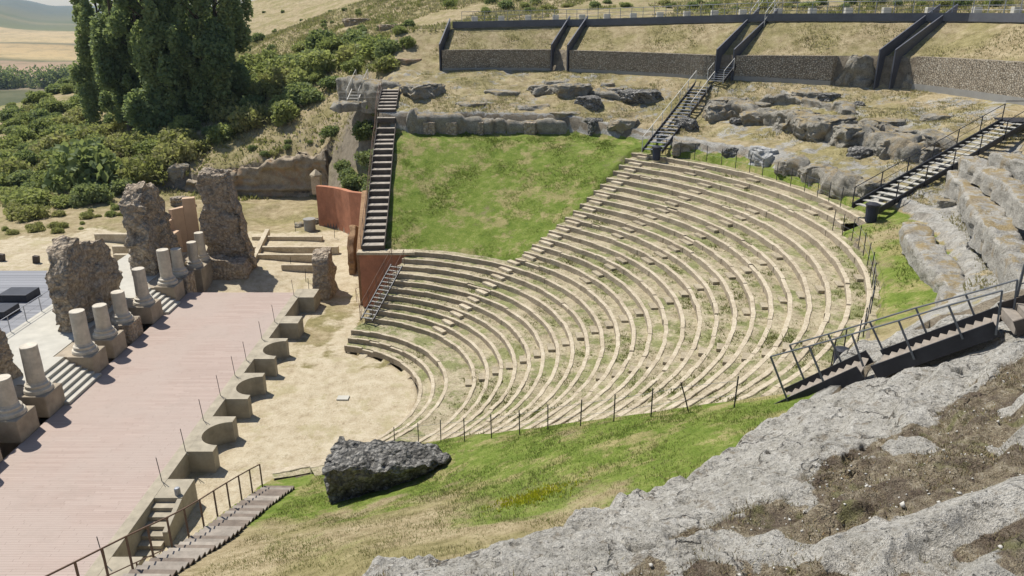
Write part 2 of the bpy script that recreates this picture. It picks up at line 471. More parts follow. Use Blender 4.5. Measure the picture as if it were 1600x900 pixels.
M['steel'] = simple_mat('dark_painted_steel', (.035, .036, .042), .25, 2.0, .5, .2, bump=.05)
M['steel_plate'] = simple_mat('dark_steel_plate', (.085, .09, .11), .2, .6, .5, .2, bump=.05, spec=.5)
M['beam'] = simple_mat('dark_edge_beam', (.12, .125, .14), .15, 1.0, .7, bump=.05)
M['plank'] = simple_mat('pale_weathered_planks', (.33, .29, .24), .3, 2.2, .85, bump=.25)
M['steel_galv'] = simple_mat('grey_galvanised_steel', (.30, .31, .33), .15, 3.0, .45, .3, bump=.03)  # lighter grey bare steel for treads, posts, rails and wire
M['rail_white'] = simple_mat('pale_rail', (.62, .60, .54), .1, 3.0, .6, bump=0)
M['rust'] = simple_mat('brown_rail', (.16, .10, .07), .25, 4.0, .7, bump=.05)
M['wood'] = simple_mat('weathered_grey_wood', (.27, .235, .195), .28, 2.2, .85, bump=.25, sc=(1, 1, 1))
M['rail_grey'] = simple_mat('grey_painted_rail', (.13, .14, .15), .2, 3.0, .5, .2, bump=0)
M['wood_dark'] = simple_mat('dark_weathered_wood', (.085, .070, .058), .3, 2.2, .85, bump=.25)
M['bin'] = simple_mat('dark_blue_plastic', (.022, .028, .05), .2, 3.0, .5, bump=0)
M['bark'] = simple_mat('brown_bark', (.09, .07, .05), .35, 4.0, .95, bump=.5, dist=.03)

def stage_mat():
    m, nt, b = new_mat('reddish_deck_boards'); t = NT(nt)
    sep = t.n('ShaderNodeSeparateXYZ'); t.l(t.pos(), sep.inputs[0])
    y = t.math('MULTIPLY', sep.outputs['Y'], 1 / .145)
    fr = t.math('FRACT', y); idx = t.math('FLOOR', y)
    xx = t.math('MULTIPLY', sep.outputs['X'], 1 / 2.4)
    off = t.math('FRACT', t.math('MULTIPLY', t.math('SINE', t.math('MULTIPLY', idx, 12.9898)), 43758.5))
    xi = t.math('FLOOR', t.math('ADD', xx, off))
    wn_ = t.n('ShaderNodeTexWhiteNoise', noise_dimensions='2D')
    cb = t.n('ShaderNodeCombineXYZ'); t.l(idx, cb.inputs[0]); t.l(xi, cb.inputs[1]); t.l(cb.outputs[0], wn_.inputs['Vector'])
    c = t.ramp(wn_.outputs['Value'], [(0, (.36, .278, .235)), (.5, (.385, .30, .255)), (1, (.415, .328, .28))])
    big = t.noise(.25, 4, .6); c = t.mix(t.mask(big, .38, .62), c, (.39, .315, .27))
    dt = t.noise(.6, 6, .75, off=33); c = t.mix(t.math('MULTIPLY', t.mask(dt, .52, .68), .35), c, (.32, .26, .22))
    st = t.noise(1.0, 6, .7, sc=(1.2, 9, 1)); c = t.mix(t.math('MULTIPLY', t.mask(st, .5, .72), .35), c, (.29, .225, .185))
    gap = t.math('GREATER_THAN', fr, .93)
    fx = t.math('FRACT', t.math('ADD', xx, off)); gx = t.math('GREATER_THAN', fx, .994)
    g = t.math('MAXIMUM', gap, gx)
    c = t.mix(t.math('MULTIPLY', g, .55), c, (.10, .07, .055))
    t.l(c, b.inputs['Base Color']); b.inputs['Roughness'].default_value = .75
    t.bump(b, t.math('SUBTRACT', 1.0, g), .4, .01)
    return m
M['stage'] = stage_mat()

def gabion_mat():
    m, nt, b = new_mat('gabion_stones'); t = NT(nt)
    v = t.n('ShaderNodeTexVoronoi'); v.inputs['Scale'].default_value = 5.5; v.inputs['Randomness'].default_value = .95
    mp = t.n('ShaderNodeMapping'); mp.inputs['Scale'].default_value = (1, 1, 1.25); t.l(t.pos(), mp.inputs[0]); t.l(mp.outputs[0], v.inputs['Vector'])
    ve = t.n('ShaderNodeTexVoronoi', feature='DISTANCE_TO_EDGE'); ve.inputs['Scale'].default_value = 5.5; ve.inputs['Randomness'].default_value = .95
    t.l(mp.outputs[0], ve.inputs['Vector'])
    sx = t.n('ShaderNodeSeparateColor'); t.l(v.outputs['Color'], sx.inputs[0])
    c = t.ramp(sx.outputs[0], [(0, (.31, .26, .19)), (.35, (.38, .32, .24)), (.7, (.44, .38, .29)), (1, (.50, .45, .36))])
    c = t.mix(t.mask(t.noise(.3, 3, .6), .35, .65), c, (.30, .23, .16), 'MIX') if False else c
    e = t.mask(ve.outputs['Distance'], .0, .13)
    c = t.mix(e, (.19, .16, .12), c)
    t.l(c, b.inputs['Base Color']); t.bump(b, e, 1.0, .08)
    return m
M['gabion'] = gabion_mat()

def leaf_mat(name, c1, c2, c3, scale=.6, trans=.35):
    m, nt, b = new_mat(name); t = NT(nt)
    oi = t.n('ShaderNodeObjectInfo')
    n1 = t.noise(scale, 3, .6); n2 = t.noise(scale * 9, 2, .6, off=4)
    f = t.math('ADD', t.math('MULTIPLY', n1, .5), t.math('MULTIPLY', n2, .3)); f = t.math('ADD', f, t.math('MULTIPLY', oi.outputs['Random'], .22))
    c = t.ramp(f, [(.3, c1), (.5, c2), (.72, c3)])
    t.l(c, b.inputs['Base Color']); b.inputs['Roughness'].default_value = .65; b.inputs['Specular IOR Level'].default_value = .2
    tr = t.n('ShaderNodeBsdfTranslucent'); t.l(t.mix(.55, c, (.32, .37, .09)), tr.inputs[0])
    ms = t.n('ShaderNodeMixShader'); ms.inputs[0].default_value = trans
    out = nt.nodes['Material Output']; t.l(b.outputs[0], ms.inputs[1]); t.l(tr.outputs[0], ms.inputs[2]); t.l(ms.outputs[0], out.inputs[0])
    return m
M['leaf_shrub'] = leaf_mat('shrub_leaves', (.17, .21, .07), (.28, .32, .115), (.42, .43, .18), trans=.5)
M['leaf_dark'] = leaf_mat('dark_shrub_leaves', (.12, .17, .072), (.195, .25, .108), (.29, .33, .155), trans=.45)
M['leaf_yellow'] = leaf_mat('yellowish_shrub_leaves', (.19, .20, .07), (.30, .295, .115), (.42, .38, .18), trans=.5)
M['leaf_poplar'] = leaf_mat('poplar_leaves', (.13, .19, .10), (.24, .31, .15), (.42, .47, .21), .35, trans=.5)
M['leaf_ivy'] = leaf_mat('ivy_leaves', (.04, .08, .04), (.08, .13, .065), (.15, .2, .1), .9)
M['weed'] = leaf_mat('weed_leaves', (.11, .13, .045), (.19, .19, .075), (.32, .28, .13), 1.5)
M['grass_blade'] = leaf_mat('green_grass_blades', (.09, .14, .028), (.14, .19, .04), (.28, .27, .09), .5)
M['dry_blade'] = leaf_mat('dry_grass_blades', (.23, .185, .10), (.34, .285, .17), (.44, .38, .25), .8)
def heath_mat():
    m, nt, b = new_mat('dried_ground_plants'); t = NT(nt)
    c = t.ramp(t.noise(7, 4, .8, off=3), [(.34, (.11, .08, .07)), (.43, (.20, .145, .105)), (.50, (.25, .24, .10)), (.57, (.17, .125, .095)), (.63, (.42, .28, .12)), (.7, (.5, .44, .3))])
    t.l(c, b.inputs['Base Color']); return m
M['heath'] = heath_mat()
M['pebble'] = simple_mat('pale_pebble', (.52, .50, .45), .25, 9, bump=0)
M['flower'] = simple_mat('yellow_flowers', (.55, .55, .05), .2, 5, bump=0)
M['step_stone'] = rock_mat('worn_step_stone', (.2, .165, .11), (.33, .28, .195), (.45, .39, .28), scale=1.2, bump=.35, speck=.12)
M['riser_face'] = rock_mat('dark_kerb_face', (.20, .16, .115), (.31, .255, .185), (.41, .35, .26), scale=1.2, bump=.35, speck=.2)  # front faces of the rows, darker in colour than the kerb tops
M['wood_mid'] = simple_mat('mid_brown_wood', (.18, .145, .115), .3, 2.2, .85, bump=.25)

def ground_mat():
    m, nt, b = new_mat('theatre_ground'); t = NT(nt)
    at = t.n('ShaderNodeAttribute', attribute_name='surface'); sc = t.n('ShaderNodeSeparateColor'); t.l(at.outputs['Color'], sc.inputs[0])
    green, rock, sand = sc.outputs[0], sc.outputs[1], sc.outputs[2]
    big = t.noise(.22, 5, .65); mid = t.noise(1.3, 6, .7, off=3); fine = t.noise(9, 4, .75, off=7); vf = t.noise(34, 2, .7, off=17)
    # dry grass base
    f = t.math('ADD', t.math('MULTIPLY', mid, .5), t.math('ADD', t.math('MULTIPLY', fine, .3), t.math('MULTIPLY', vf, .2)))
    dry = t.ramp(f, [(.36, (.17, .13, .07)), (.48, (.31, .25, .145)), (.6, (.45, .375, .24))])
    dry = t.mix(t.math('MULTIPLY', t.mask(big, .42, .60), .6), dry, t.ramp(f, [(.38, (.11, .11, .035)), (.6, (.27, .24, .09))]))
    # lawn
    g = t.ramp(f, [(.36, (.07, .11, .018)), (.46, (.12, .17, .028)), (.55, (.18, .22, .05)), (.64, (.33, .29, .13))])
    yel = t.noise(.5, 6, .75, off=41); g = t.mix(t.math('MULTIPLY', t.mask(yel, .49, .60), .8), g, t.ramp(f, [(.38, (.21, .19, .075)), (.6, (.38, .31, .16))]))
    gm = t.mask(t.math('ADD', green, t.math('MULTIPLY', t.math('SUBTRACT', mid, .5), .9)), .35, .62)
    c = t.mix(gm, dry, g)
    # sand
    s = t.ramp(f, [(.34, (.27, .215, .135)), (.46, (.45, .375, .255)), (.58, (.56, .49, .355))])
    s = t.mix(t.math('MULTIPLY', t.mask(t.noise(.45, 5, .7, off=51), .52, .64), .45), s, (.33, .29, .14))
    pb = t.mask(t.noise(3.5, 5, .85, off=61), .56, .64); s = t.mix(t.math('MULTIPLY', pb, .55), s, (.24, .19, .11))
    sm = t.mask(t.math('ADD', sand, t.math('MULTIPLY', t.math('SUBTRACT', mid, .5), .6)), .4, .6)
    c = t.mix(sm, c, s)
    # rock
    rr = t.noise(.8, 8, .75, off=71)
    rk = t.ramp(t.math('ADD', t.math('MULTIPLY', mid, .35), t.math('ADD', t.math('MULTIPLY', fine, .35), t.math('MULTIPLY', vf, .3))), [(.34, (.09, .083, .072)), (.46, (.23, .22, .195)), (.56, (.40, .385, .345))])
    rm = t.mask(t.math('ADD', rock, t.math('MULTIPLY', t.math('SUBTRACT', rr, .5), 1.6)), .42, .58)
    c = t.mix(rm, c, rk)
    # steep faces are bare rock/earth
    geo = t.n('ShaderNodeNewGeometry'); sz = t.n('ShaderNodeSeparateXYZ'); t.l(geo.outputs['True Normal'], sz.inputs[0])
    steep = t.mask(sz.outputs['Z'], .66, .5)
    c = t.mix(t.math('MULTIPLY', steep, t.math('SUBTRACT', 1.0, gm)), c, t.ramp(f, [(.36, (.10, .08, .055)), (.6, (.29, .25, .19))]))
    t.l(c, b.inputs['Base Color']); b.inputs['Roughness'].default_value = .95; b.inputs['Specular IOR Level'].default_value = .1
    t.bump(b, t.math('ADD', f, t.math('MULTIPLY', fine, .5)), .8, .12)
    return m
M['ground'] = ground_mat()

def tread_mat():
    m, nt, b = new_mat('seating_earth'); t = NT(nt)
    mid = t.noise(1.3, 6, .7, off=3); fine = t.noise(9, 4, .75, off=7); vf = t.noise(30, 2, .7, off=17)
    f = t.math('ADD', t.math('MULTIPLY', mid, .35), t.math('ADD', t.math('MULTIPLY', fine, .4), t.math('MULTIPLY', vf, .25)))
    s = t.ramp(f, [(.36, (.12, .095, .06)), (.46, (.29, .245, .16)), (.58, (.47, .41, .285))])
    gr = t.mask(t.noise(.5, 5, .75, off=81), .46, .60)
    s = t.mix(t.math('MULTIPLY', gr, .75), s, t.ramp(f, [(.4, (.07, .105, .025)), (.62, (.24, .25, .085))]))
    wd = t.mask(t.noise(4.5, 4, .8, off=91), .585, .65); s = t.mix(t.math('MULTIPLY', wd, .6), s, (.13, .13, .05))
    t.l(s, b.inputs['Base Color']); b.inputs['Specular IOR Level'].default_value = .1
    t.bump(b, f, .8, .08)
    return m
M['tread'] = tread_mat()

def slope_rock_mat():
    m, nt, b = new_mat('lichened_bedrock'); t = NT(nt)
    at = t.n('ShaderNodeAttribute', attribute_name='surface'); sc = t.n('ShaderNodeSeparateColor'); t.l(at.outputs['Color'], sc.inputs[0])
    plant = sc.outputs[0]
    n1 = t.noise(1.1, 8, .7); n2 = t.noise(7, 6, .72, off=5); n3 = t.noise(38, 3, .65, off=9)
    f = t.math('ADD', t.math('MULTIPLY', n1, .35), t.math('ADD', t.math('MULTIPLY', n2, .35), t.math('MULTIPLY', n3, .3)))
    c = t.ramp(f, [(.35, (.19, .175, .145)), (.43, (.40, .378, .325)), (.51, (.56, .53, .465)), (.61, (.76, .73, .655))])
    cw = t.n('ShaderNodeTexVoronoi', feature='DISTANCE_TO_EDGE'); cw.inputs['Scale'].default_value = .75
    wp = t.n('ShaderNodeTexNoise'); wp.inputs['Scale'].default_value = 1.6; wp.inputs['Detail'].default_value = 6; t.l(t.pos(), wp.inputs['Vector'])
    wa = t.n('ShaderNodeVectorMath', operation='ADD'); t.l(t.pos(), wa.inputs[0]); t.l(wp.outputs['Color'], wa.inputs[1]); t.l(wa.outputs[0], cw.inputs['Vector'])
    crack = t.math('MULTIPLY', t.mask(cw.outputs['Distance'], .035, .0), t.mask(t.noise(.8, 3, .6, off=83), .45, .6))
    pit = t.mask(t.noise(5.0, 5, .8, off=87), .60, .66)
    c = t.mix(t.math('MULTIPLY', t.math('MAXIMUM', crack, pit), .7), c, (.09, .08, .066))
    sp = t.mask(t.noise(15, 5, .85, off=31), .54, .61); c = t.mix(t.math('MULTIPLY', sp, .75), c, (.11, .103, .09))
    wh = t.mask(t.noise(9, 5, .85, off=35), .57, .64); c = t.mix(t.math('MULTIPLY', wh, .6), c, (.78, .76, .70))
    tn = t.mask(t.noise(2.6, 5, .7, off=37), .56, .66); c = t.mix(t.math('MULTIPLY', tn, .5), c, (.22, .165, .10))
    e1 = t.noise(5, 5, .75, off=43); e2 = t.noise(60, 3, .7, off=47)
    ea = t.ramp(t.math('ADD', t.math('MULTIPLY', e1, .5), t.math('MULTIPLY', e2, .5)), [(.36, (.11, .085, .07)), (.45, (.22, .175, .125)), (.52, (.33, .275, .18)), (.60, (.52, .46, .36))])
    ea = t.mix(t.math('MULTIPLY', t.mask(t.noise(.9, 4, .6, off=93), .46, .60), .55), ea, t.ramp(e2, [(.38, (.05, .035, .035)), (.62, (.15, .11, .085))]))
    ea = t.mix(t.math('MULTIPLY', t.mask(t.noise(1.3, 4, .6, off=97), .54, .66), .55), ea, (.20, .21, .075))
    pm = t.mask(t.math('ADD', plant, t.math('MULTIPLY', t.math('SUBTRACT', t.noise(3.3, 6, .75, off=53), .5), .8)), .42, .58)
    c = t.mix(pm, c, ea)
    t.l(c, b.inputs['Base Color']); b.inputs['Roughness'].default_value = .95; b.inputs['Specular IOR Level'].default_value = .12
    t.bump(b, t.math('SUBTRACT', t.math('ADD', f, t.math('MULTIPLY', n2, .5)), t.math('MULTIPLY', t.math('MAXIMUM', crack, pit), .5)), 1.0, .22)
    return m
M['slope_rock'] = slope_rock_mat()
# ------------------------------------------------------------------ GROUND SHEET
def set_attr(o, col):
    a = o.data.color_attributes.new('surface', 'FLOAT_COLOR', 'POINT')
    c = np.ones((len(col), 4), dtype=np.float32); c[:, :3] = col
    a.data.foreach_set('color', c.ravel())

def surface_masks(X, Y, Z):
    dx, dy = X - CX, Y - CY; r = np.hypot(dx, dy); th = np.degrees(np.arctan2(dy, dx))
    inb = (X > side_x(Y)) & (np.abs(th) < 110)
    L = ledge_r(th); G = gab_r(th); W = walk_r(th); r13 = row_r(13, th); r30 = row_r(30, th)
    idx = np.clip(4 + (r - row_r(4, th)) / np.maximum(row_r(30, th) - row_r(4, th), 1) * 26, 1, 31)
    green = np.zeros_like(X); rock = np.zeros_like(X); sand = np.zeros_like(X)
    n = fbm(X * .16, Y * .16, octv=3, seed=70)
    n2 = fbm(X * .45 + 5, Y * .45, octv=3, seed=71)
    wedge = inb & (X > side_x(Y) + .9) & (Y > 50) & (r > r13) & (r < L + .2)
    green = np.where(wedge, .78 + .35 * n2, green)
    ring = inb & (r > r30) & (r < L + .1) & (th < stair_th(30)) & (th > -40)
    green = np.where(ring, .72 + .3 * n2, green)
    green = np.where(inb & (th < 4.6) & (th > -31) & (r < L) & (r > row_r(28, th) + .4), .72 + .5 * n2 - .5 * sstep(-17, -25, th), green)
    nw = inb & (th < NEAR + .5) & (r < L + .3) & (r > 8)
    dryness = sstep(-50, -66, th) * sstep(13, 19, r) * .75 + sstep(-41, -36.5, th) * sstep(19, 14, r) * .6
    green = np.where(nw, .82 + .5 * n2 - dryness + .2 * n, green)
    rz = inb & (r > L) & (np.where(th > 5, r < G, r < 60))
    rock = np.where(rz, tab(th, [-30, 0, 12, 30, 50, 85], [.62, .6, .50, .40, .36, .38]) + .15 * n2, rock)
    rock = np.where(rz & (r < L + .9), .7, rock)
    orch = ((r < row_r(1, th) + .3) | (~inb & (X > -26.5) & (Y < 60)))
    sand = np.where(orch, .95, sand)
    sand = np.where(orch & (Y > 44) & (X > -15), .55 + .5 * n2, sand)
    green = np.where(orch, 0.12, green)
    lf = (~inb) & (X < -26.3) & (X > -60) & (Y < 72)
    sand = np.where(lf, .95 - .9 * sstep(63, 74, Y + 5 * n), sand)
    lf2 = (~inb) & (X >= -26.5) & (Y >= 56) & (Y < 80)
    sand = np.where(lf2, .9 - .7 * sstep(68, 76, Y + 3 * n), sand)
    hill = (~inb) & ~orch & ~lf & ~lf2
    green = np.where(hill, .13 + .4 * n + .12 * sstep(100, 112, Y) * sstep(-18, -40, X) * sstep(200, 150, Y), green)
    green = np.where((r > W) & (th > 5) & (th < 84), .05 + .3 * n + .25 * sstep(8, 30, r - W), green)
    rock = np.where(hill & (Z > 9), .12 + .35 * np.maximum(fbm(X * .06, Y * .06, octv=3, seed=75), 0), rock)
    return np.stack([green, rock, sand], 1)

def make_ground():
    ths = np.radians(np.arange(0, 360, .5))
    rs = [0.0]; d = .28
    while rs[-1] < 62: rs.append(rs[-1] + d)
    while rs[-1] < 420: rs.append(rs[-1] * 1.022 + .05)
    rs = np.array(rs); rs[0] = .01
    R_, T_ = np.meshgrid(rs, ths, indexing='ij')
    X = (CX + R_ * np.cos(T_)).ravel(); Y = (CY + R_ * np.sin(T_)).ravel()
    Z = terrain(X, Y)
    col = surface_masks(X, Y, Z)
    dx, dy = X - CX, Y - CY; r = np.hypot(dx, dy); th = np.degrees(np.arctan2(dy, dx))
    # sunk under the seating rows and under the finer bedrock sheet
    idx_edge = np.where(th > 38, row_r(13, th) , row_r(30, th))
    seats = (r > row_r(1, th) + .1) & (r < row_r(31, th) - .2) & (th < 67.0) & (th > NEAR + .3) & (X > -12)
    left = np.interp(r, [8, 11, 18, 25, 34], [66, 37.8, 40.5, 41.8, 45.0])
    seats &= (th < left) | (r < row_r(13, th) + .1)
    near30 = (th < 4.8) & (r > row_r(28, th) + .5)
    seats &= ~near30
    low = (r > row_r(1, th) + .1) & (r < row_r(3, th)) & (th > -70) & (th <= NEAR + .3)
    Z = np.where(seats | low, Z - .75, Z)
    patch = (th < -28.0) & (th > -97) & (r > ledge_r(th) + 1.0) & (r < 46) & (X > -11.6)
    Z = np.where(patch, Z - 1.0, Z)
    far = sstep(300, 420, r) ; Z = Z - far * 60 * (X < -60)
    o = mesh_obj('ground', np.stack([X, Y, Z], 1), grid_faces(len(rs), len(ths), wrap=True)[:, ::-1], M['ground'], smooth=True)
    set_attr(o, col); tag(o, kind='structure')
    return o
make_ground()

# valley, fields and tableland far off
def valley_mat():
    m, nt, b = new_mat('far_fields'); t = NT(nt)
    sep = t.n('ShaderNodeSeparateXYZ'); t.l(t.pos(), sep.inputs[0])
    n1 = t.noise(.004, 5, .6); n2 = t.noise(.02, 5, .7, off=9); n3 = t.noise(.09, 4, .7, off=19)
    y = t.math('ADD', sep.outputs['Y'], t.math('ADD', t.math('MULTIPLY', sep.outputs['X'], .22), t.math('MULTIPLY', n1, 90.0)))
    y = t.math('MULTIPLY', y, 1 / 3000.0)
    c = t.ramp(y, [(.0, (.30, .24, .13)), (.150, (.09, .10, .05)), (.178, (.085, .09, .045)), (.182, (.23, .19, .13)), (.215, (.36, .25, .17)), (.262, (.33, .23, .15)), (.268, (.12, .12, .06)),
                   (.280, (.44, .33, .17)), (.345, (.40, .29, .15)), (.352, (.12, .12, .07)), (.362, (.46, .35, .19)), (.455, (.43, .33, .19)), (.462, (.15, .16, .08)), (.52, (.14, .15, .085)), (.56, (.21, .19, .11)), (.60, (.12, .135, .075)), (.68, (.15, .15, .09)), (1.0, (.10, .11, .07))])
    c = t.mix(t.math('MULTIPLY', t.mask(n2, .45, .62), .35), c, (.17, .16, .09))
    c = t.mix(t.math('MULTIPLY', t.mask(n3, .56, .66), .5), c, (.07, .085, .04))
    t.l(c, b.inputs['Base Color']); b.inputs['Specular IOR Level'].default_value = .05
    return m
M['valley'] = valley_mat()
def valley_z(X, Y):
    z = -44 + 14 * fbm(X * .0016, Y * .0016, octv=3, seed=40)
    D = Y + .10 * X
    edge = 1700 + 140 * fbm(X * .002, Y * .0, octv=3, seed=44)
    z = z + sstep(-420, 0, D - edge) * 40 + sstep(-1000, -400, D - edge) * 12
    z = np.minimum(z, 10.5)
    xe = -1120 + (Y - 1700) * -.55
    drop = sstep(-60, 140, X - xe) * sstep(900, 1500, Y)
    z = z - drop * (z + 34) * .9
    far = sstep(3300, 4300, Y); z = z + far * 17
    return z
vx = np.linspace(-4200, 900, 220); vy = np.concatenate([np.linspace(60, 2600, 240), np.linspace(2640, 5200, 60)])
VX, VY = np.meshgrid(vx, vy, indexing='ij'); vX, vY = VX.ravel(), VY.ravel()
vZ = valley_z(vX, vY) + 1.5 * fbm(vX * .02, vY * .02, octv=3, seed=47)
vZ = np.where((vX > -130) & (vY < 420), -60, vZ)
vo = mesh_obj('valley', np.stack([vX, vY, vZ], 1), grid_faces(len(vx), len(vy)), M['valley'], smooth=True)
tag(vo, kind='structure')

# ------------------------------------------------------------------ NEAR BEDROCK
_q0, _q2 = un(1222, 627, 9.95), un(1562, 500, 14.0)
QS = ((_q0[0], _q0[1], 9.95), (_q2[0], _q2[1], 14.0))
def near_rock():
    r0 = 0
    tv = np.concatenate([np.arange(-96, -25.9, .075)]); qv = np.concatenate([np.arange(-.5, 8, .05), np.arange(8, 15, .12)])
    Q, T = np.meshgrid(qv, tv, indexing='ij')
    edge = ledge_r(T) + .35 * fbm(T * .35, T * 0, octv=4, seed=101) + .12 * fbm(T * 2, T * 0, octv=2, seed=102)
    R_ = edge + Q
    X, Y = pol(R_, T)
    Z = terrain(X, Y, noise=False)
    base = z_bowl(np.maximum(R_, ledge_r(T) + .6), T)
    # broad worn ledges running along the curve
    u = Q + .9 * fbm(T * .12, Q * .25, octv=3, seed=110) 
    st = u / 1.15; fr = st - np.floor(st)
    step = (np.floor(st) + sstep(.0, .30, fr)) * 1.15 - u
    wob = fbm(X * .5, Y * .5, octv=2, seed=112)
    Zb = base + step * .36 * sstep(.2, 1.5, Q)
    Zb += .14 * fbm(X * .6, Y * .6, octv=3, seed=114) * sstep(0, 1, Q)
    cr = 1 - np.abs(fbm(X * .9 + 3, Y * .9, octv=4, seed=116)) * 2.4
    Zb += .10 * cr + .09 * fbm(X * 2.6, Y * 2.6, octv=5, seed=118, gain=.65) + .03 * fbm(X * 11, Y * 11, octv=2, seed=119)
    pits = sstep(.38, .62, fbm(X * 2.0 + 9, Y * 2.0, octv=3, seed=121)); Zb -= pits * .18
    inner = sstep(0.15, -.5, Q); Zb = Zb - inner * 1.1 - 1.3 * sstep(-31.5, -26.5, T) * sstep(9, 3, Q)
    # earthy hollows with plants
    plant = .10 + .55 * fbm(X * .32 + 2, Y * .32, octv=4, seed=130) + .35 * sstep(2.4, 4.2, Q + 1.2 * fbm(X * .3, Y * .3, octv=2, seed=131)) * sstep(-45, -52, T + 3 * wob) - .5 * sstep(.6, -.05, fr * 1.0) * 0
    plant += .15 * sstep(.45, .75, fr) - .30 * sstep(.35, .05, fr) * sstep(1, 2, Q)
    plant -= .35 * sstep(1.8, .3, Q)
    fw = Y * math.cos(PITCH) + (CAM[2] - Zb) * math.sin(PITCH); PX = 800 + FPX * X / fw; PY = 450 - FPX * (Y * math.sin(PITCH) - (CAM[2] - Zb) * math.cos(PITCH)) / fw
    up_line = np.interp(PX, [960, 1060, 1150, 1230, 1300, 1400, 1480, 1540, 1600], [905, 838, 802, 765, 705, 668, 630, 590, 540])
    lo_line = np.interp(PX, [1280, 1290, 1420, 1600, 1700], [905, 848, 800, 745, 715]); lo2 = np.interp(PX, [1380, 1440, 1500, 1600, 1700], [900, 862, 838, 796, 770])
    n7 = fbm(X * .9 + 4, Y * .9, octv=4, seed=137)
    a1 = sstep(-14, 22, PY - up_line + 45 * n7) * sstep(8, -8, PY - lo_line + 14 * n7); a2 = sstep(-6, 12, PY - lo2 + 25 * n7)
    body = np.maximum(a1, a2) * (1 - .9 * sstep(.06, .2, fbm(X * .75 + 20, Y * .75, octv=4, seed=138)))
    plant = np.maximum(np.minimum(plant, .5) - .12, body * .85)
    ridge = np.exp(-((PY - (lo_line + lo2) / 2) / 26.0) ** 2) * (PX > 1270); Zb = Zb + .18 * ridge * sstep(2, 4, Q) - .10 * a1
    sp = np.clip(((X - QS[0][0]) * (QS[1][0] - QS[0][0]) + (Y - QS[0][1]) * (QS[1][1] - QS[0][1])) / ((QS[1][0] - QS[0][0]) ** 2 + (QS[1][1] - QS[0][1]) ** 2), -.1, 1.1)
    sd_ = np.hypot(X - QS[0][0] - sp * (QS[1][0] - QS[0][0]), Y - QS[0][1] - sp * (QS[1][1] - QS[0][1])); sz_ = QS[0][2] + sp * (QS[1][2] - QS[0][2])
    Zb = np.minimum(Zb, sz_ - .55 + np.maximum(sd_ - 1.1, 0) * 1.1 + .12 * n7)
    Zb = Zb + .05 * sstep(.35, .6, plant) * fbm(X * 6, Y * 6, octv=2, seed=133)
    Zb = np.where(R_ > 45, Zb - (R_ - 45) * .5, Zb)
    V = np.stack([X.ravel(), Y.ravel(), Zb.ravel()], 1)
    o = mesh_obj('bedrock_slope', V, grid_faces(*X.shape), M['slope_rock'], smooth=True)
    set_attr(o, np.stack([plant.ravel()] * 3, 1)); tag(o, kind='structure')
    return X.ravel(), Y.ravel(), Zb.ravel(), plant.ravel(), Q.ravel()
NR = near_rock()

# ------------------------------------------------------------------ leafy stuff helpers
rng = np.random.default_rng(7)
def tufts(P, n_blade, h, w, seed=0, spread=.5, lean=.6):
    """thin upright triangles; P (N,3), h (N,)"""
    g = np.random.default_rng(seed); N = len(P)
    P = np.repeat(P, n_blade, 0); hh = np.repeat(h, n_blade) * g.uniform(.5, 1.2, N * n_blade)
    K = len(P); a = g.uniform(0, 2 * np.pi, K); off = hh[:, None] * spread * np.stack([np.cos(a), np.sin(a), np.zeros(K)], 1) * g.uniform(0, 1, K)[:, None]
    b = g.uniform(0, 2 * np.pi, K); ww = w * hh
    side = np.stack([np.cos(b), np.sin(b), np.zeros(K)], 1) * ww[:, None]
    base = P + off; tip = base + np.stack([np.cos(a) * hh * lean * g.uniform(0, 1, K), np.sin(a) * hh * lean * g.uniform(0, 1, K), hh], 1)
    V = np.stack([base - side - [0, 0, .02], base + side - [0, 0, .02], tip], 1).reshape(-1, 3)
    return V, np.arange(K * 3).reshape(-1, 3)

def leaf_quads(P, size, seed=0, up=0.0):
    g = np.random.default_rng(seed); K = len(P)
    n = g.normal(size=(K, 3)); n[:, 2] += up; n /= np.linalg.norm(n, axis=1, keepdims=True)
    a = np.cross(n, g.normal(size=(K, 3))); a /= np.linalg.norm(a, axis=1, keepdims=True); b = np.cross(n, a)
    s = size * g.uniform(.6, 1.4, K)[:, None]
    V = np.stack([P - a * s, P - b * s * .6, P + a * s, P + b * s * .6], 1).reshape(-1, 3)
    return V, np.arange(K * 4).reshape(-1, 4)

def blob_points(n, lobes, seed=0, hollow=.55):
    """points spread through a union of uneven ellipsoids: lobes (x,y,z,rx,ry,rz)"""
    g = np.random.default_rng(seed); lobes = np.array(lobes, float)
    wgt = lobes[:, 3] * lobes[:, 4] * lobes[:, 5]; wgt = wgt ** .8; k = g.choice(len(lobes), n, p=wgt / wgt.sum())
    d = g.normal(size=(n, 3)); d /= np.linalg.norm(d, axis=1, keepdims=True)
    rad = hollow + (1 - hollow) * g.uniform(0, 1, n) ** .7
    rad *= 1 + .32 * fbm(d[:, 0] * 2.2 + k, d[:, 1] * 2.2, d[:, 2] * 2.2, 3, seed)
    return lobes[k, :3] + d * lobes[k, 3:] * rad[:, None]

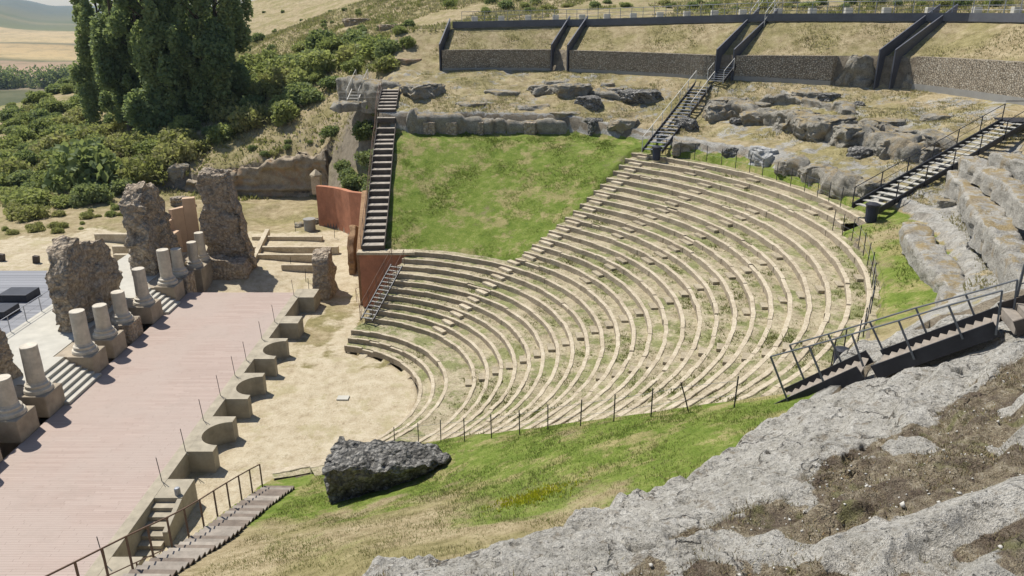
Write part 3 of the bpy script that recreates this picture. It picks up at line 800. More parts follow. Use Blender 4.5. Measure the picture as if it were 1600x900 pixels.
# ------------------------------------------------------------------ SEATING ROWS
ORD = ['', 'first', 'second', 'third', 'fourth', 'fifth', 'sixth', 'seventh', 'eighth', 'ninth', 'tenth', 'eleventh', 'twelfth', 'thirteenth', 'fourteenth', 'fifteenth',
       'sixteenth', 'seventeenth', 'eighteenth', 'nineteenth', 'twentieth', 'twenty-first', 'twenty-second', 'twenty-third', 'twenty-fourth', 'twenty-fifth', 'twenty-sixth',
       'twenty-seventh', 'twenty-eighth', 'twenty-ninth', 'thirtieth']
def row_span(i):
    if i <= 3: return -71.0 if i < 3 else -60.0, [67.2, 67.6, 68.2][i - 1]
    if i <= 12: return NEAR, 67.2
    if i == 13: return NEAR, 79.0
    hi = float(stair_th(i))
    if i <= 27: return NEAR - .3 * (i > 20), hi
    if i == 28: return -25.5, hi
    if i == 29: return 6.5, hi
    return 4.5, hi
for i in range(1, 31):
    lo, hi = row_span(i); r0 = float(row_r(i, 0)); da = math.degrees(1.05 / r0)
    cuts = [lo]
    g = np.random.default_rng(i)
    while cuts[-1] < hi - da * .6: cuts.append(min(cuts[-1] + da * g.uniform(.65, 1.45), hi))
    cuts[-1] = hi; th = []; st = []
    for q in range(len(cuts) - 1):
        e = math.degrees(.012 / r0)
        for f_ in (0, .33, .67, 1): th.append(cuts[q] + (cuts[q + 1] - cuts[q]) * f_ + (e if f_ == 0 else -e if f_ == 1 else 0)); st.append(q)
    th = np.array(th); st = np.array(st); ns = st.max() + 1
    so = g.normal(0, .012, ns)[st]; sz = g.normal(0, .014, ns)[st] - (g.random(ns) < .035)[st] * .08
    wob = .03 * fbm(th * .9, th * 0 + i, octv=2, seed=i) + so; zw = .018 * fbm(th * .7, th * 0 + i * 3, octv=2, seed=i + 50)
    rf = row_r(i, th) + wob; zt = row_z(i) + zw; ztk = zt + sz
    wk = tab(th, [-40, 20, 60], [.22, .22, .17])
    prof = [(0, -.42), (0.0, -.02), (.02, 0.0), (wk - .02, 0.0), (wk, -.02), (wk, -.42)]
    V = []
    for a, b in prof:
        X, Y = pol(rf + a, th); V.append(np.stack([X, Y, ztk + b], 1))
    V = np.stack(V, 1); n = len(th); F = grid_faces(n, len(prof))
    faces = [tuple(q) for q in F[:, ::-1]] + [tuple(range(len(prof))), tuple((n - 1) * len(prof) + k for k in range(len(prof)))[::-1]]
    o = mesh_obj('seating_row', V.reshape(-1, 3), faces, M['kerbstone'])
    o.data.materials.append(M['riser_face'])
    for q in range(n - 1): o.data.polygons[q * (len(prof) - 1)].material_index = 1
    extra = {1: ', edging the sandy orchestra', 3: ', before the wide gangway', 13: ', reaching the wooden stairs', 30: ', topmost by the grass ring'}.get(i, '')
    tag(o, 'curved pale stone seating row, %s up from the orchestra%s' % (ORD[i], extra), 'seating row', 'curved stone seating rows of the theatre')
    # earth tread behind the stone
    nxt = row_r(i + 1, th) + .02
    sub = 7; rr = (rf + wk - .03)[:, None] + (np.maximum(nxt - rf - wk + .03, .1))[:, None] * np.linspace(0, 1, sub)[None, :]
    X, Y = pol(rr, th[:, None] + 0 * rr)
    Z = (zt - .035)[:, None] + .05 * fbm(X * 1.5, Y * 1.5, octv=3, seed=200) + .015 * np.linspace(0, 1, sub)[None, :]
    V = np.stack([X, Y, Z], -1).reshape(-1, 3)
    mesh_obj('earth_tread', V, grid_faces(n, sub)[:, ::-1], M['tread'], parent=o, smooth=True)

# radial flights of stone steps lying on the rows
def radial(name_label, rows, thf, w=1.0, seed=0, miss=0.0, d=.36):
    g = random.Random(seed); root = None
    for i in rows:
        if g.random() < miss: continue
        th = thf(i) + g.uniform(-.15, .15); r1 = float(row_r(i + 1, th)); z = row_z(i)
        x0, y0 = pol(r1 - d, th); t = math.radians(th)
        if root is None:
            root = empty('stone_steps', (x0, y0, z), 0); tag(root, name_label, 'stone steps', 'radial flights of stone steps between the rows'); base = Vector((x0, y0, z))
        m = MB(); ww = w * g.uniform(.9, 1.1)
        c, s_ = math.cos(t), math.sin(t)
        def P(a, b, zz): return (x0 + a * c - b * s_ - base.x, y0 + a * s_ + b * c - base.y, zz - base.z)
        h = (.17 if seed == 1 else .12) + g.uniform(-.03, .03)
        q = [(0, -ww / 2), (d, -ww / 2 - g.uniform(-.03, .03)), (d, ww / 2), (0, ww / 2 + g.uniform(-.04, .04))]
        m.add([P(a, b, z - .1) for a, b in q] + [P(a, b, z + h) for a, b in q], [(0, 3, 2, 1), (4, 5, 6, 7), (0, 1, 5, 4), (1, 2, 6, 5), (2, 3, 7, 6), (3, 0, 4, 7)])
        m.build('step', M['kerbstone' if seed == 1 else 'step_stone'], root, bevel=.015)
radial('long flight of stone steps climbing beside the green grass wedge', range(4, 30), lambda i: float(stair_th(i)) - (1.5 + 6.5 / (i + 3)) if i > 13 else float(stair_th(i)), 1.15, 1)
radial('flight of pale stone steps up the middle of the rows', range(3, 25), lambda i: 2.6 + .1 * i, .8, 2, d=.42)
radial('broken flight of stone steps on the upper rows, nearest the green wedge', range(19, 28), lambda i: 29.6, 1.1, 3)
radial('two stone steps on the topmost rows left of the pale boulder', range(28, 30), lambda i: 34.0, 1.1, 4)
radial('broken flight of stone steps in the right half of the upper rows', range(18, 27), lambda i: 18.6, 1.1, 5)
radial('two stone steps on the topmost rows below the pale boulder', range(28, 30), lambda i: 25.3, 1.1, 6)
radial('short flight of stone steps near the upper right of the middle rows', range(21, 28), lambda i: -7.0, .75, 7)
radial('flight of stone steps on the lower right rows ending mid slope', range(13, 21), lambda i: -16, .7, 8)
radial('few stone steps on the right hand rows near the metal stair', range(21, 26), lambda i: -20.8, .7, 9)
radial('short flight of stone steps halfway up the upper rows', range(14, 18), lambda i: 22.5, 1.0, 10)
radial('two stone steps on the topmost rows beside the blue bin', range(28, 30), lambda i: 12.5, 1.1, 11)

# low weeds over the rows
def row_weeds():
    g = np.random.default_rng(77); P = []; H_ = []
    for i in range(1, 30):
        lo, hi = row_span(i); n = int((row_r(i, 0)) * (hi - lo) * .5)
        th = g.uniform(lo, hi, n); a = g.uniform(.32, 1, n); r = row_r(i, th) + a * (row_r(i + 1, th) - row_r(i, th))
        X, Y = pol(r, th); dens = fbm(X * .5, Y * .5, octv=3, seed=88)
        k = g.uniform(0, 1, n) < np.clip(.25 + dens * 1.1, .05, .8)
        P.append(np.stack([X, Y, np.full(n, row_z(i) - .04)], 1)[k]); H_.append(g.uniform(.03, .10, n)[k] * (1 + np.clip(dens[k], 0, 1)))
    P = np.concatenate(P); Hh = np.concatenate(H_)
    V, F = tufts(P, 7, Hh, .22, 5, spread=1.3, lean=1.2)
    o = mesh_obj('weeds', V, F, M['weed']); tag(o, 'low green weeds growing on the earth between the stone rows', 'weeds', kind='stuff')
row_weeds()

def scatter_grass():
    g = np.random.default_rng(12)
    # near wedge
    N = 60000; th = g.uniform(-88, NEAR - .2, N); r = np.sqrt(g.uniform(9 ** 2, 30 ** 2, N)); X, Y = pol(r, th)
    k = (X > -9.2) & (r < ledge_r(th) + .1) & (Y > 8); X, Y, th, r = X[k], Y[k], th[k], r[k]
    Z = terrain(X, Y); mk = surface_masks(X, Y, Z)[:, 0]
    pr = g.uniform(0, 1, len(X)); gr = pr < mk
    n = fbm(X * .7, Y * .7, octv=3, seed=140)
    hh = np.clip(.05 + .05 * n, .025, .11)
    for sel, mat, nm, lb in ((gr, 'grass_blade', 'grass', 'short green grass on the slope below the rock'), (~gr & (g.uniform(0, 1, len(X)) < .6), 'dry_blade', 'dry_grass', 'dry straw-coloured grass on the near slope')):
        P = np.stack([X, Y, Z], 1)[sel]; V, F = tufts(P, 4, hh[sel], .16, 6, spread=1.6, lean=.9)
        tag(mesh_obj(nm, V, F, M[mat]), lb, 'grass', kind='stuff')
    # far wedge and the ring of grass
    N = 26000; th = g.uniform(39, 88, N); r = np.sqrt(g.uniform(15 ** 2, 36 ** 2, N)); X, Y = pol(r, th)
    k = (r > row_r(13, th) + .4) & (r < ledge_r(th)) & (X > side_x(Y) + .8) & (th > np.interp(r, [8, 11, 18, 25, 34], [66, 37.8, 40.5, 41.8, 45.0]))
    th2 = g.uniform(-24, 45, 9000); r2 = g.uniform(29, 37, 9000); X2, Y2 = pol(r2, th2)
    k2 = (r2 > row_r(30, th2) + .4) & (r2 < ledge_r(th2)) | ((th2 < 4) & (r2 > row_r(29, th2) + .3) & (r2 < ledge_r(th2)))
    X = np.concatenate([X[k], X2[k2]]); Y = np.concatenate([Y[k], Y2[k2]]); Z = terrain(X, Y)
    n = fbm(X * .5, Y * .5, octv=3, seed=141); kk = n > -.15; X, Y, Z, n = X[kk], Y[kk], Z[kk], n[kk]
    V, F = tufts(np.stack([X, Y, Z], 1), 4, np.clip(.07 + .13 * n, .04, .2), .22, 8, spread=1.6, lean=.8)
    tag(mesh_obj('grass', V, F, M['grass_blade']), 'tufted green grass covering the steep wedge and ring above the rows', 'grass', kind='stuff')
    # dried plants on the near bedrock
    X, Y, Z, pl, Q = NR
    k = g.uniform(0, 1, len(X)) < np.clip((pl - .34) * 1.5, 0, .30) * (Q > .4); k &= (Y > 3) & (Q < 11)
    P = np.stack([X, Y, Z], 1)[k]; 
    if len(P) > 60000: P = P[g.choice(len(P), 60000, replace=False)]
    n = fbm(P[:, 0] * 1.5, P[:, 1] * 1.5, octv=2, seed=150)
    V, F = tufts(P, 5, np.clip(.055 + .05 * n, .025, .12), .13, 9, spread=1.8, lean=1.5)
    tag(mesh_obj('ground_cover', V, F, M['heath']), 'dried brown and green plants matted in hollows of the near bedrock', 'ground cover', kind='stuff')
scatter_grass()
# dry grass tussocks on the terraces and the rock zone
def scatter_dry():
    g = np.random.default_rng(19)
    N = 60000; th = g.uniform(-20, 84, N); r = np.sqrt(g.uniform(31 ** 2, 62 ** 2, N)); X, Y = pol(r, th)
    k = (r > ledge_r(th) + .8) & (r < walk_r(th) - .2) & ~((r > gab_r(th) - .2) & (r < gab_r(th) + .7)); X, Y = X[k], Y[k]
    n = fbm(X * .4, Y * .4, octv=3, seed=160); k = n > -.2; X, Y, n = X[k], Y[k], n[k]
    V, F = tufts(np.stack([X, Y, terrain(X, Y)], 1), 4, np.clip(.10 + .15 * n, .05, .25), .25, 18, spread=1.7, lean=1.0)
    tag(mesh_obj('dry_grass', V, F, M['dry_blade']), 'dry yellow grass on the rocky zone and the terraces behind the stone-filled walls', 'grass', kind='stuff')
scatter_dry()

def more_scatter():
    g = np.random.default_rng(23)
    # tussocks on the dry hillside
    N = 70000; X = g.uniform(-75, 60, N); Y = g.uniform(84, 190, N); dx, dy = X - CX, Y - CY; r = np.hypot(dx, dy); th = np.degrees(np.arctan2(dy, dx))
    k = ((r > walk_r(th) + 3) | (X < -16)) & (fbm(X * .12, Y * .12, octv=3, seed=181) > -.25); X, Y = X[k], Y[k]
    n = fbm(X * .3, Y * .3, octv=2, seed=182); Z = terrain(X, Y); P = np.stack([X, Y, Z], 1); gr = n > .12
    V, F = tufts(P[~gr], 4, g.uniform(.15, .45, (~gr).sum()), .3, 28, spread=1.5, lean=1.0); tag(mesh_obj('dry_grass', V, F, M['dry_blade']), 'tussocky dry golden grass on the open hillside', 'grass', kind='stuff')
    V, F = tufts(P[gr], 4, g.uniform(.15, .5, gr.sum()), .35, 29, spread=1.5, lean=1.0); tag(mesh_obj('weeds', V, F, M['weed']), 'olive green weeds dotted over the dry hillside', 'weeds', kind='stuff')
    # loose pebbles on the near bedrock
    X, Y, Z, pl, Q = NR; k = np.where((Q > .3) & (Q < 11) & (Y > 3) & (X > -4))[0]; k = k[pl[k] > .45]; k = g.choice(k, 800, replace=False)
    ico = np.array([(0, 0, 1), (.9, 0, .2), (.28, .85, .2), (-.72, .52, .2), (-.72, -.52, .2), (.28, -.85, .2), (0, 0, -.7)]); fi = np.array([(0, 1, 2), (0, 2, 3), (0, 3, 4), (0, 4, 5), (0, 5, 1), (6, 2, 1), (6, 3, 2), (6, 4, 3), (6, 5, 4), (6, 1, 5)])
    V = []; F = []
    for j, q in enumerate(k):
        s_ = g.uniform(.01, .035) * (2.2 if g.random() < .04 else 1); V.append(ico * s_ * g.uniform(.6, 1.3, 3) * (1 + g.uniform(-.2, .2, ico.shape)) + (X[q], Y[q], Z[q] + s_ * .3)); F.append(fi + 7 * j)
    tag(mesh_obj('pebbles', np.concatenate(V), np.concatenate(F), M['pebble']), 'small pale loose stones strewn over the near bedrock', 'pebbles', kind='stuff')
    c = ground(832, 778); n = 420; a = g.normal(0, 1, (n, 2)); x = c[0] + a[:, 0] * .55; y = c[1] + a[:, 1] * .35
    V, F = tufts(np.stack([x, y, terrain(x, y) + .04], 1), 3, np.full(n, .07), .35, 3, spread=1, lean=.5); tag(mesh_obj('yellow_flowers', V, F, M['flower']), 'patch of tiny yellow flowers in the near green grass', 'flowers', kind='stuff')
more_scatter()
# ------------------------------------------------------------------ STAGE
m = MB(); m.box(-24.6, -16.5, 6, 54.5, -.2, 1.2)
tag(m.build('stage_deck', M['stage']), kind='structure')
ORCH = 0.0
# front wall of the stage with niches
fw = empty('stage_front_wall', (-16.2, 39.4, 0)); tag(fw, 'low buff concrete wall with niches along the right edge of the red stage deck', 'wall')
def lb(mb, name, mat, parent, bevel=.02):
    p = parent.location; mb.v = [(v[0] - p[0], v[1] - p[1], v[2] - p[2]) for v in mb.v]
    return mb.build(name, mat, parent, bevel=bevel)
m = MB(); m.box(-16.5, -15.95, 6, 55.2, -.3, 1.23); lb(m, 'wall', M['concrete'], fw)
for y0, y1 in ((42.9, 46.0), (37.8, 41.0), (32.5, 35.9)):
    yc = (y0 + y1) / 2; R = 1.12; m = MB()
    arc = [(-14.7 - R * math.cos(a) * 1.0 if True else 0, yc + R * math.sin(a)) for a in np.linspace(-math.pi / 2, math.pi / 2, 17)]
    poly = [(-15.948, y0), (-14.7, y0)] + arc + [(-14.7, y1), (-15.948, y1)]
    arcx = [(max(p[0], -15.85), p[1]) for p in arc]
    poly = [(-15.948, y0), (-14.7, y0)] + arcx + [(-14.7, y1), (-15.948, y1)]
    m.prism(poly, -.3, 1.234); lb(m, 'niche', M['concrete'], fw, bevel=0)
for y0, y1, x1 in ((48.5, 49.8, -14.7), (53.4, 55.2, -14.8), (28.75, 30.2, -14.7), (23.3, 24.9, -14.7), (18, 19.6, -14.7)):
    m = MB(); m.box(-15.948, x1, y0, y1, -.3, 1.233); lb(m, 'pier', M['concrete'], fw)
m = MB(); m.prism([(-14.92, 27.0), (-14.7, 27.0), (-14.7, 28.748), (-14.92, 28.748)], -.3, [.75, .75, 1.2, 1.2]); lb(m, 'side_wall', M['concrete'], fw)
for k in range(6):
    m = MB(); y1 = 28.746 - k * .40; m.box(-15.94, -14.94, y1 - .40, y1, -.3, 1.0 - k * .19); lb(m, 'step', M['concrete'], fw, bevel=.012)
m = MB(); m.lathe([(.0, 0), (.13, .0), (.13, .32), (.10, .36), (0, .37)], 12, (-14.98, 29.0, 1.234)); o = m.build('floodlight', M['steel_galv'])
tag(o, 'small metal light standing on the concrete pier beside the stage steps', 'light')

# thin stakes along the stage front
for k, (px, py) in enumerate([(283 - 30, 752), (290, 705), (318, 657), (342, 618), (367, 587), (385, 563), (404, 530), (423, 503), (452, 462), (167, 880)]):
    x, y = un(px, py, 1.23); x = min(max(x, -16.35), -16.05)
    m = MB(); m.tube([(0, 0, 0), (-.03, 0, .6), (-.08, .02, 1.25)], .018, 6); m.tube([(0, 0, .02), (.35, -.45, .02)], .014, 5)
    o = m.build('stake', M['steel'], loc=None); o.location = (x, y, 1.235)
    tag(o, 'thin dark stake on the stage front wall, %s from the near end' % ['third', 'fourth', 'fifth', 'sixth', 'seventh', 'eighth', 'ninth', 'tenth', 'eleventh, the farthest', 'nearest'][k].replace('nearest', 'first') , 'stake', 'thin stakes along the stage front wall')

# back of the stage: podium, floor, steps
m = MB()
for y0, y1 in ((6, 37.15), (40.75, 50.1), (52.3, 60.6)): m.box(-26.9, -26.05, y0, y1, -.2, 2.40)
o = m.build('podium', M['pedestal'], bevel=.02); tag(o, kind='structure')
m = MB(); m.box(-31.6, -26.9, 10, 60.6, 0, 2.44); tag(m.build('paved_floor', M['pale_concrete']), kind='structure')
def deck_boards():
    m, nt, b = new_mat('grey_deck_boards'); t = NT(nt); sep = t.n('ShaderNodeSeparateXYZ'); t.l(t.pos(), sep.inputs[0])
    y = t.math('MULTIPLY', sep.outputs['Y'], 1 / .22); fr = t.math('FRACT', y); w = t.n('ShaderNodeTexWhiteNoise', noise_dimensions='1D'); t.l(t.math('FLOOR', y), w.inputs['W'])
    c = t.ramp(w.outputs['Value'], [(0, (.21, .215, .23)), (1, (.30, .305, .32))]); g = t.math('GREATER_THAN', fr, .86)
    c = t.mix(t.math('MULTIPLY', g, .75), c, (.04, .04, .045)); t.l(c, b.inputs['Base Color']); t.bump(b, t.math('SUBTRACT', 1.0, g), .5, .02); return m
M['deck'] = deck_boards()
m = MB(); m.box(-44, -31.62, 36, 56.2, 1.0, 2.36); tag(m.build('boardwalk', M['deck']), kind='structure')
for y0, y1, lab in ((37.2, 40.7, 'wide stone steps down to the stage between the nearest white columns'), (50.15, 52.25, 'narrow stone steps down to the stage behind the tall column')):
    r = empty('stone_steps', (-25.5, (y0 + y1) / 2, 1.2)); tag(r, lab, 'stone steps')
    for k in range(7):
        m = MB(); x1 = -24.62 + .02 + (k and 0); x1 = -24.25 - k * .33; m.box(x1 - .33 if k < 6 else -26.9, x1, y0, y1, 1.21 if k else 1.21, 1.2 + (k + 1) * .178)
        lb(m, 'step', M['pale_concrete'], r, bevel=.012)

cols = [(59.7, 2.3, .74, 1.0, 'farthest white column stub, at the foot of the tall tapering ruin'), (58.1, 2.0, .76, 1.0, 'white column stub second farthest, on a cubic pedestal'),
        (55.2, 2.0, .8, 1.2, 'short white column stub beside the rough dark pedestal'), (53.1, 2.6, .86, 1.2, 'tall bright white column stub beside the narrow steps, before the middle ruin'),
        (49.2, 2.5, .84, 1.2, 'tall white column stub on the near side of the narrow steps'), (46.1, 2.0, .82, 1.2, 'short white column stub before the right end of the broad ruin'),
        (43.8, 2.0, .84, 1.2, 'short white column stub before the middle of the broad ruin'), (41.4, 2.6, .86, 1.2, 'bright white column stub on the far side of the wide steps'),
        (36.6, 2.6, .88, 1.2, 'tall white column stub on the near side of the wide steps'), (34.1, 2.0, .9, 1.2, 'broad white column stub at the left edge, second from the near end'),
        (31.0, 2.2, .9, 1.2, 'white column stub nearest the camera, at the left edge')]
g = random.Random(3)
for k, (y, h, dia, zb, lab) in enumerate(cols):
    r = dia / 2; zt = 2.46 if y < 57 else 2.1
    m = MB(); a = .82; x1 = -24.55
    m.box(-26.04, x1, y - a, y + a, 0 if y > 55 else 1.203, zt)
    p = m.build('pedestal', M['pedestal'], bevel=.05); p_lab = 'brown stone pedestal under the ' + lab.split(',')[0]
    tag(p, ' '.join(p_lab.split()[:16]), 'pedestal', 'stone pedestals along the back of the stage')
    if k in (2, 5):
        p.data.materials[0] = M['ruin']
    c = empty('column', (-25.35, y, zt), g.uniform(0, 3)); tag(c, lab, 'column', 'white column stubs along the back of the stage')
    m = MB(); R = r * 1.62
    m.lathe([(R * 1.02, .002), (R * 1.02, .10), (R, .11), (R * 1.0, .16), (R * .97, .21), (R * .86, .25), (R * .80, .30), (R * .80, .34), (R * .85, .38), (R * .84, .43), (R * .76, .47), (r * 1.12, .50), (r * 1.10, .55), (r * 1.02, .60)], 28)
    m.build('base', M['column'], c, smooth=False)
    m = MB(); rs = [(r * 1.02, .60), (r * 1.0, .9), (r * .99, 1.3), (r * .97, h - .03), (r * .93, h)]
    m.lathe(rs, 28); V = m.v; V = [(x + .01 * g.uniform(-1, 1), yy + .01 * g.uniform(-1, 1), z) for x, yy, z in V]; m.v = V
    m.build('shaft', M['column'], c, smooth=False)

# rough ruins of Roman concrete
def ruin(name, label, cat, x0, x1, y0, y1, z0, prof, amp=.3, seed=0, mat='ruin', axis='y', taper=.12, n=46, freq=1.1, rnd=.12, group=None):
    L = (y1 - y0) if axis == 'y' else (x1 - x0); ps = [p[0] for p in prof]; hs = [p[1] for p in prof]
    cx, cy = (x0 + x1) / 2, (y0 + y1) / 2
    def shp(p, c):
        u = (c[:, 1] if axis == 'y' else c[:, 0]) * .5 + .5; t = (c[:, 2] + 1) / 2
        h = np.interp(u, ps, hs) - z0; q = p.copy(); q[:, 2] = t * h
        tp = 1 - taper * t; q[:, 0] *= tp; q[:, 1] *= (1 - taper * .5 * t)
        q[:, 2] += t * .55 * amp * 1.6 * fbm(q[:, 0] * 1.1 + seed, q[:, 1] * 1.1, octv=3, seed=seed + 70)
        return q
    V, F = lump((x1 - x0, y1 - y0, 1.0), n, rnd, amp, freq, seed, shp, 5)
    V[:, 2] = np.maximum(V[:, 2], -.3)
    o = mesh_obj(name, V, F, M[mat], smooth=True, loc=(cx, cy, z0)); tag(o, label, cat, group); return o
ruin('ruined_wall', 'broad rough ruin of Roman concrete with dark jagged top behind the near columns', 'ruin', -28.6, -27.3, 44.1, 50.6, 2.3, [(0, 6.6), (.12, 7.7), (.3, 7.9), (.42, 7.0), (.55, 7.4), (.8, 6.8), (1, 5.4)], .36, 11)
ruin('ruined_wall', 'tall narrow craggy ruin in the middle, with a leaning dark crest', 'ruin', -28.8, -27.0, 54.6, 60.0, 2.2, [(0, 7.9), (.25, 8.9), (.5, 8.8), (.7, 7.0), (.85, 5.2), (1, 3.6)], .45, 23)
ruin('ruined_wall', 'tallest tapering ruin of Roman concrete at the far end of the stage', 'ruin', -25.6, -21.8, 60.9, 62.3, .6, [(0, 8.6), (.15, 9.0), (.6, 8.9), (.72, 8.0), (.86, 5.6), (1, 2.6)], .36, 37, axis='x', taper=.10)
ruin('ruin_footing', 'low brown footing at the foot of the tallest tapering ruin', 'ruin', -24.9, -21.7, 59.3, 60.9, .5, [(0, 2.2), (1, 1.9)], .16, 41, axis='x', n=16)
ruin('ruined_wall', 'dark ruin fragment cut off by the left edge of the view', 'ruin', -29.0, -27.3, 33.0, 38.3, 2.3, [(0, 7.4), (.6, 7.0), (.85, 6.0), (1, 4.9)], .35, 47)
ruin('ruined_wall', 'small rough ruin standing at the far end of the stage front', 'ruin', -15.5, -14.2, 55.9, 58.4, 0, [(0, 3.3), (.3, 3.7), (1, 3.5)], .22, 53, n=20)
ruin('ruined_slab', 'thin leaning ruin slab behind the small rough ruin by the red wall', 'ruin', -13.75, -13.15, 60.6, 63.6, 0, [(0, 1.8), (.3, 3.4), (.7, 4.2), (1, 3.9)], .16, 59, mat='ruin_orange', n=20)
ruin('boulder', 'small brown boulder lying beside the thin ruin slab', 'boulder', -12.9, -12.0, 62.2, 63.4, .2, [(0, 1.3), (1, 1.4)], .18, 61, n=14, rnd=.6)

# ochre plastered wall, curved, between two ruins
m = MB(); pts = [(-28.1, 60.0), (-27.9, 61.2), (-27.3, 62.0), (-26.4, 62.4)]; zs = [4.6, 5.1, 5.9, 6.6]; t_ = .55
inn = pts; out = [(p[0] - .35 if i < 2 else p[0] - .2, p[1] + (.1 if i < 2 else .55)) for i, p in enumerate(pts)]
for i in range(3):
    m.prism([inn[i], inn[i + 1], out[i + 1], out[i]], .5, zs[i + 1])
m.box(-28.2, -27.3, 59.7, 60.9, 2.3, 4.3)
o = m.build('plastered_wall', M['plaster'], bevel=.03); tag(o, 'smooth ochre plastered wall stepping up between the middle and the tallest ruin', 'wall')

# the toppled block on the near slope
def blk(p, c):
    u = c[:, 0] * .5 + .5; t = (c[:, 2] + 1) / 2; q = p.copy()
    zt = np.interp(u, [0, .3, .65, .9, 1], [5.0, 4.85, 4.55, 4.3, 4.15]); zb = np.interp(u, [0, .5, 1], [2.5, 3.1, 3.9])
    q[:, 2] = zb + t * (zt - zb); q[:, 1] *= np.interp(u, [0, .8, 1], [1, .8, .5]); q[:, 1] -= (1 - t) * -.55 * (c[:, 1] < 0); q[:, 1] += (u - .2) * 1.2
    return q
V, F = lump((4.6, 2.3, 3), 60, .18, .24, 1.9, 71, blk, 6)
o = mesh_obj('toppled_block', V, F, M['rock_dark'], smooth=True, loc=(-4.95, 26.25, .2)); tag(o, 'big toppled block of dark Roman concrete with lumpy top lying on the near grass slope', 'rock')

# ------------------------------------------------------------------ walls on the far side
def poly_wall(name, label, pts, zb, zt, th, mat, cat='wall', bevel=.02, group=None):
    m = MB(); P = [Vector((p[0], p[1], 0)) for p in pts]; n = len(P); L = []; R_ = []
    for i in range(n):
        d = (P[min(i + 1, n - 1)] - P[max(i - 1, 0)]).normalized(); s_ = Vector((-d.y, d.x, 0)) * th / 2
        L.append(P[i] + s_); R_.append(P[i] - s_)
    poly = [tuple(p[:2]) for p in R_] + [tuple(p[:2]) for p in L[::-1]]
    b = list(zb) + list(zb)[::-1]; t = list(zt) + list(zt)[::-1]
    vs = [(p[0], p[1], b[i]) for i, p in enumerate(poly)] + [(p[0], p[1], t[i]) for i, p in enumerate(poly)]; N = len(poly)
    fs = [(i, (i + 1) % N, N + (i + 1) % N, N + i) for i in range(N)]
    for i in range(n - 1): fs.append((N + i, N + i + 1, N + N - 2 - i, N + N - 1 - i)); fs.append((i + 1, i, N - 1 - i, N - 2 - i))
    m.add(vs, fs); o = m.build(name, mat, bevel=bevel); tag(o, label, cat, group); return o
def _st(y): return float(np.interp(y, [54.5, 70, 76], [4.7, 10.6, 12.4]))
crv = [(-19.3, 74.8), (-18.3, 74.3), (-17.2, 73.5), (-16.2, 72.4), (-15.2, 71.0), (-13.7, 69.6)]
poly_wall('red_wall', 'tall orange-red rendered wall curving below the green ivy bush', crv, [-.1] * 6, [4.8, 4.85, 4.9, 5.0, 5.1, 5.3], .5, M['redwall'])
sd = [(-13.5, 69.3), (-12.65, 64.5), (-11.95, 59.5), (-11.45, 54.9)]
poly_wall('retaining_wall', 'brown rendered retaining wall under the left edge of the long wooden stairs', sd, [-.1] * 4, [5.6, 6.6, 5.9, 4.25], .45, M['ruin_orange'])
m = MB(); m.box(-11.35, -7.0, 54.28, 54.75, .1, 4.30); o = m.build('red_wall', M['redwall'], bevel=.02); tag(o, 'short red rendered wall under the lower end of the long wooden stairs', 'wall')
m = MB(); m.box(-11.5, -7.2, 54.10, 54.9, 4.302, 4.50); o = m.build('wall_coping', M['kerbstone'], bevel=.02); tag(o, 'pale stone coping slab lying on the short red wall', 'coping')
m = MB(); m.lathe([(.55, 0), (.55, 1.25), (.6, 1.3), (.6, 1.42), (0, 1.45)], 20, (-19.9, 72.9, .5)); o = m.build('stone_pillar', M['grey_concrete']); tag(o, 'short round grey stone pillar at the left foot of the red wall', 'pillar')
m = MB(); m.box(-20.2, -19.3, 76.0, 76.8, 3.6, 5.4); m.lathe([(.65, 5.4), (.65, 5.55), (.05, 6.1)], 4, (-19.75, 76.4, 0)); o = m.build('stone_post', M['kerbstone'], bevel=.03); tag(o, 'pale stone post with pointed cap above the left end of the red wall', 'post')
lw = [((395, 368), (503, 370), 'low kerb wall farthest up the sandy yard'), ((392, 384), (528, 386), 'long pale kerb wall across the sandy yard before the round pillar'), ((396, 398), (498, 396), 'low kerb wall third across the sandy yard'),
      ((440, 413), (495, 413), 'short low kerb nearest the small rough ruin'), ((150, 364), (204, 366), 'low pale kerb wall behind the middle ruin, left part'), ((176, 384), (212, 384), 'short dark kerb wall left of the middle ruin'), ((178, 397), (216, 397), 'short kerb wall at the end of the boardwalk')]
for a, b, lab in lw:
    z = 1.1 if a[0] > 300 else 2.1; x0, y0 = un(*a, z); x1, y1 = un(*b, z); y0 = y1 = (y0 + y1) / 2; gzv = min(gz(x0, y0), gz(x1, y0))
    m = MB(); m.box(x0, x1, y0 - .2, y0 + .2, gzv - .4, max(gzv + .28, z)); o = m.build('low_wall', M['kerbstone'], bevel=.03); tag(o, lab, 'low wall', 'low kerb walls of the yard')
x0, y0 = un(393, 400, 1.5); x1, y1 = un(417, 352, 1.7)
poly_wall('low_wall', 'slanting low kerb wall beside the tallest ruin', [(x0, y0), (x1, y1)], [.3, .3], [1.15, 1.35], .4, M['kerbstone'], 'low wall', group='low kerb walls of the yard')

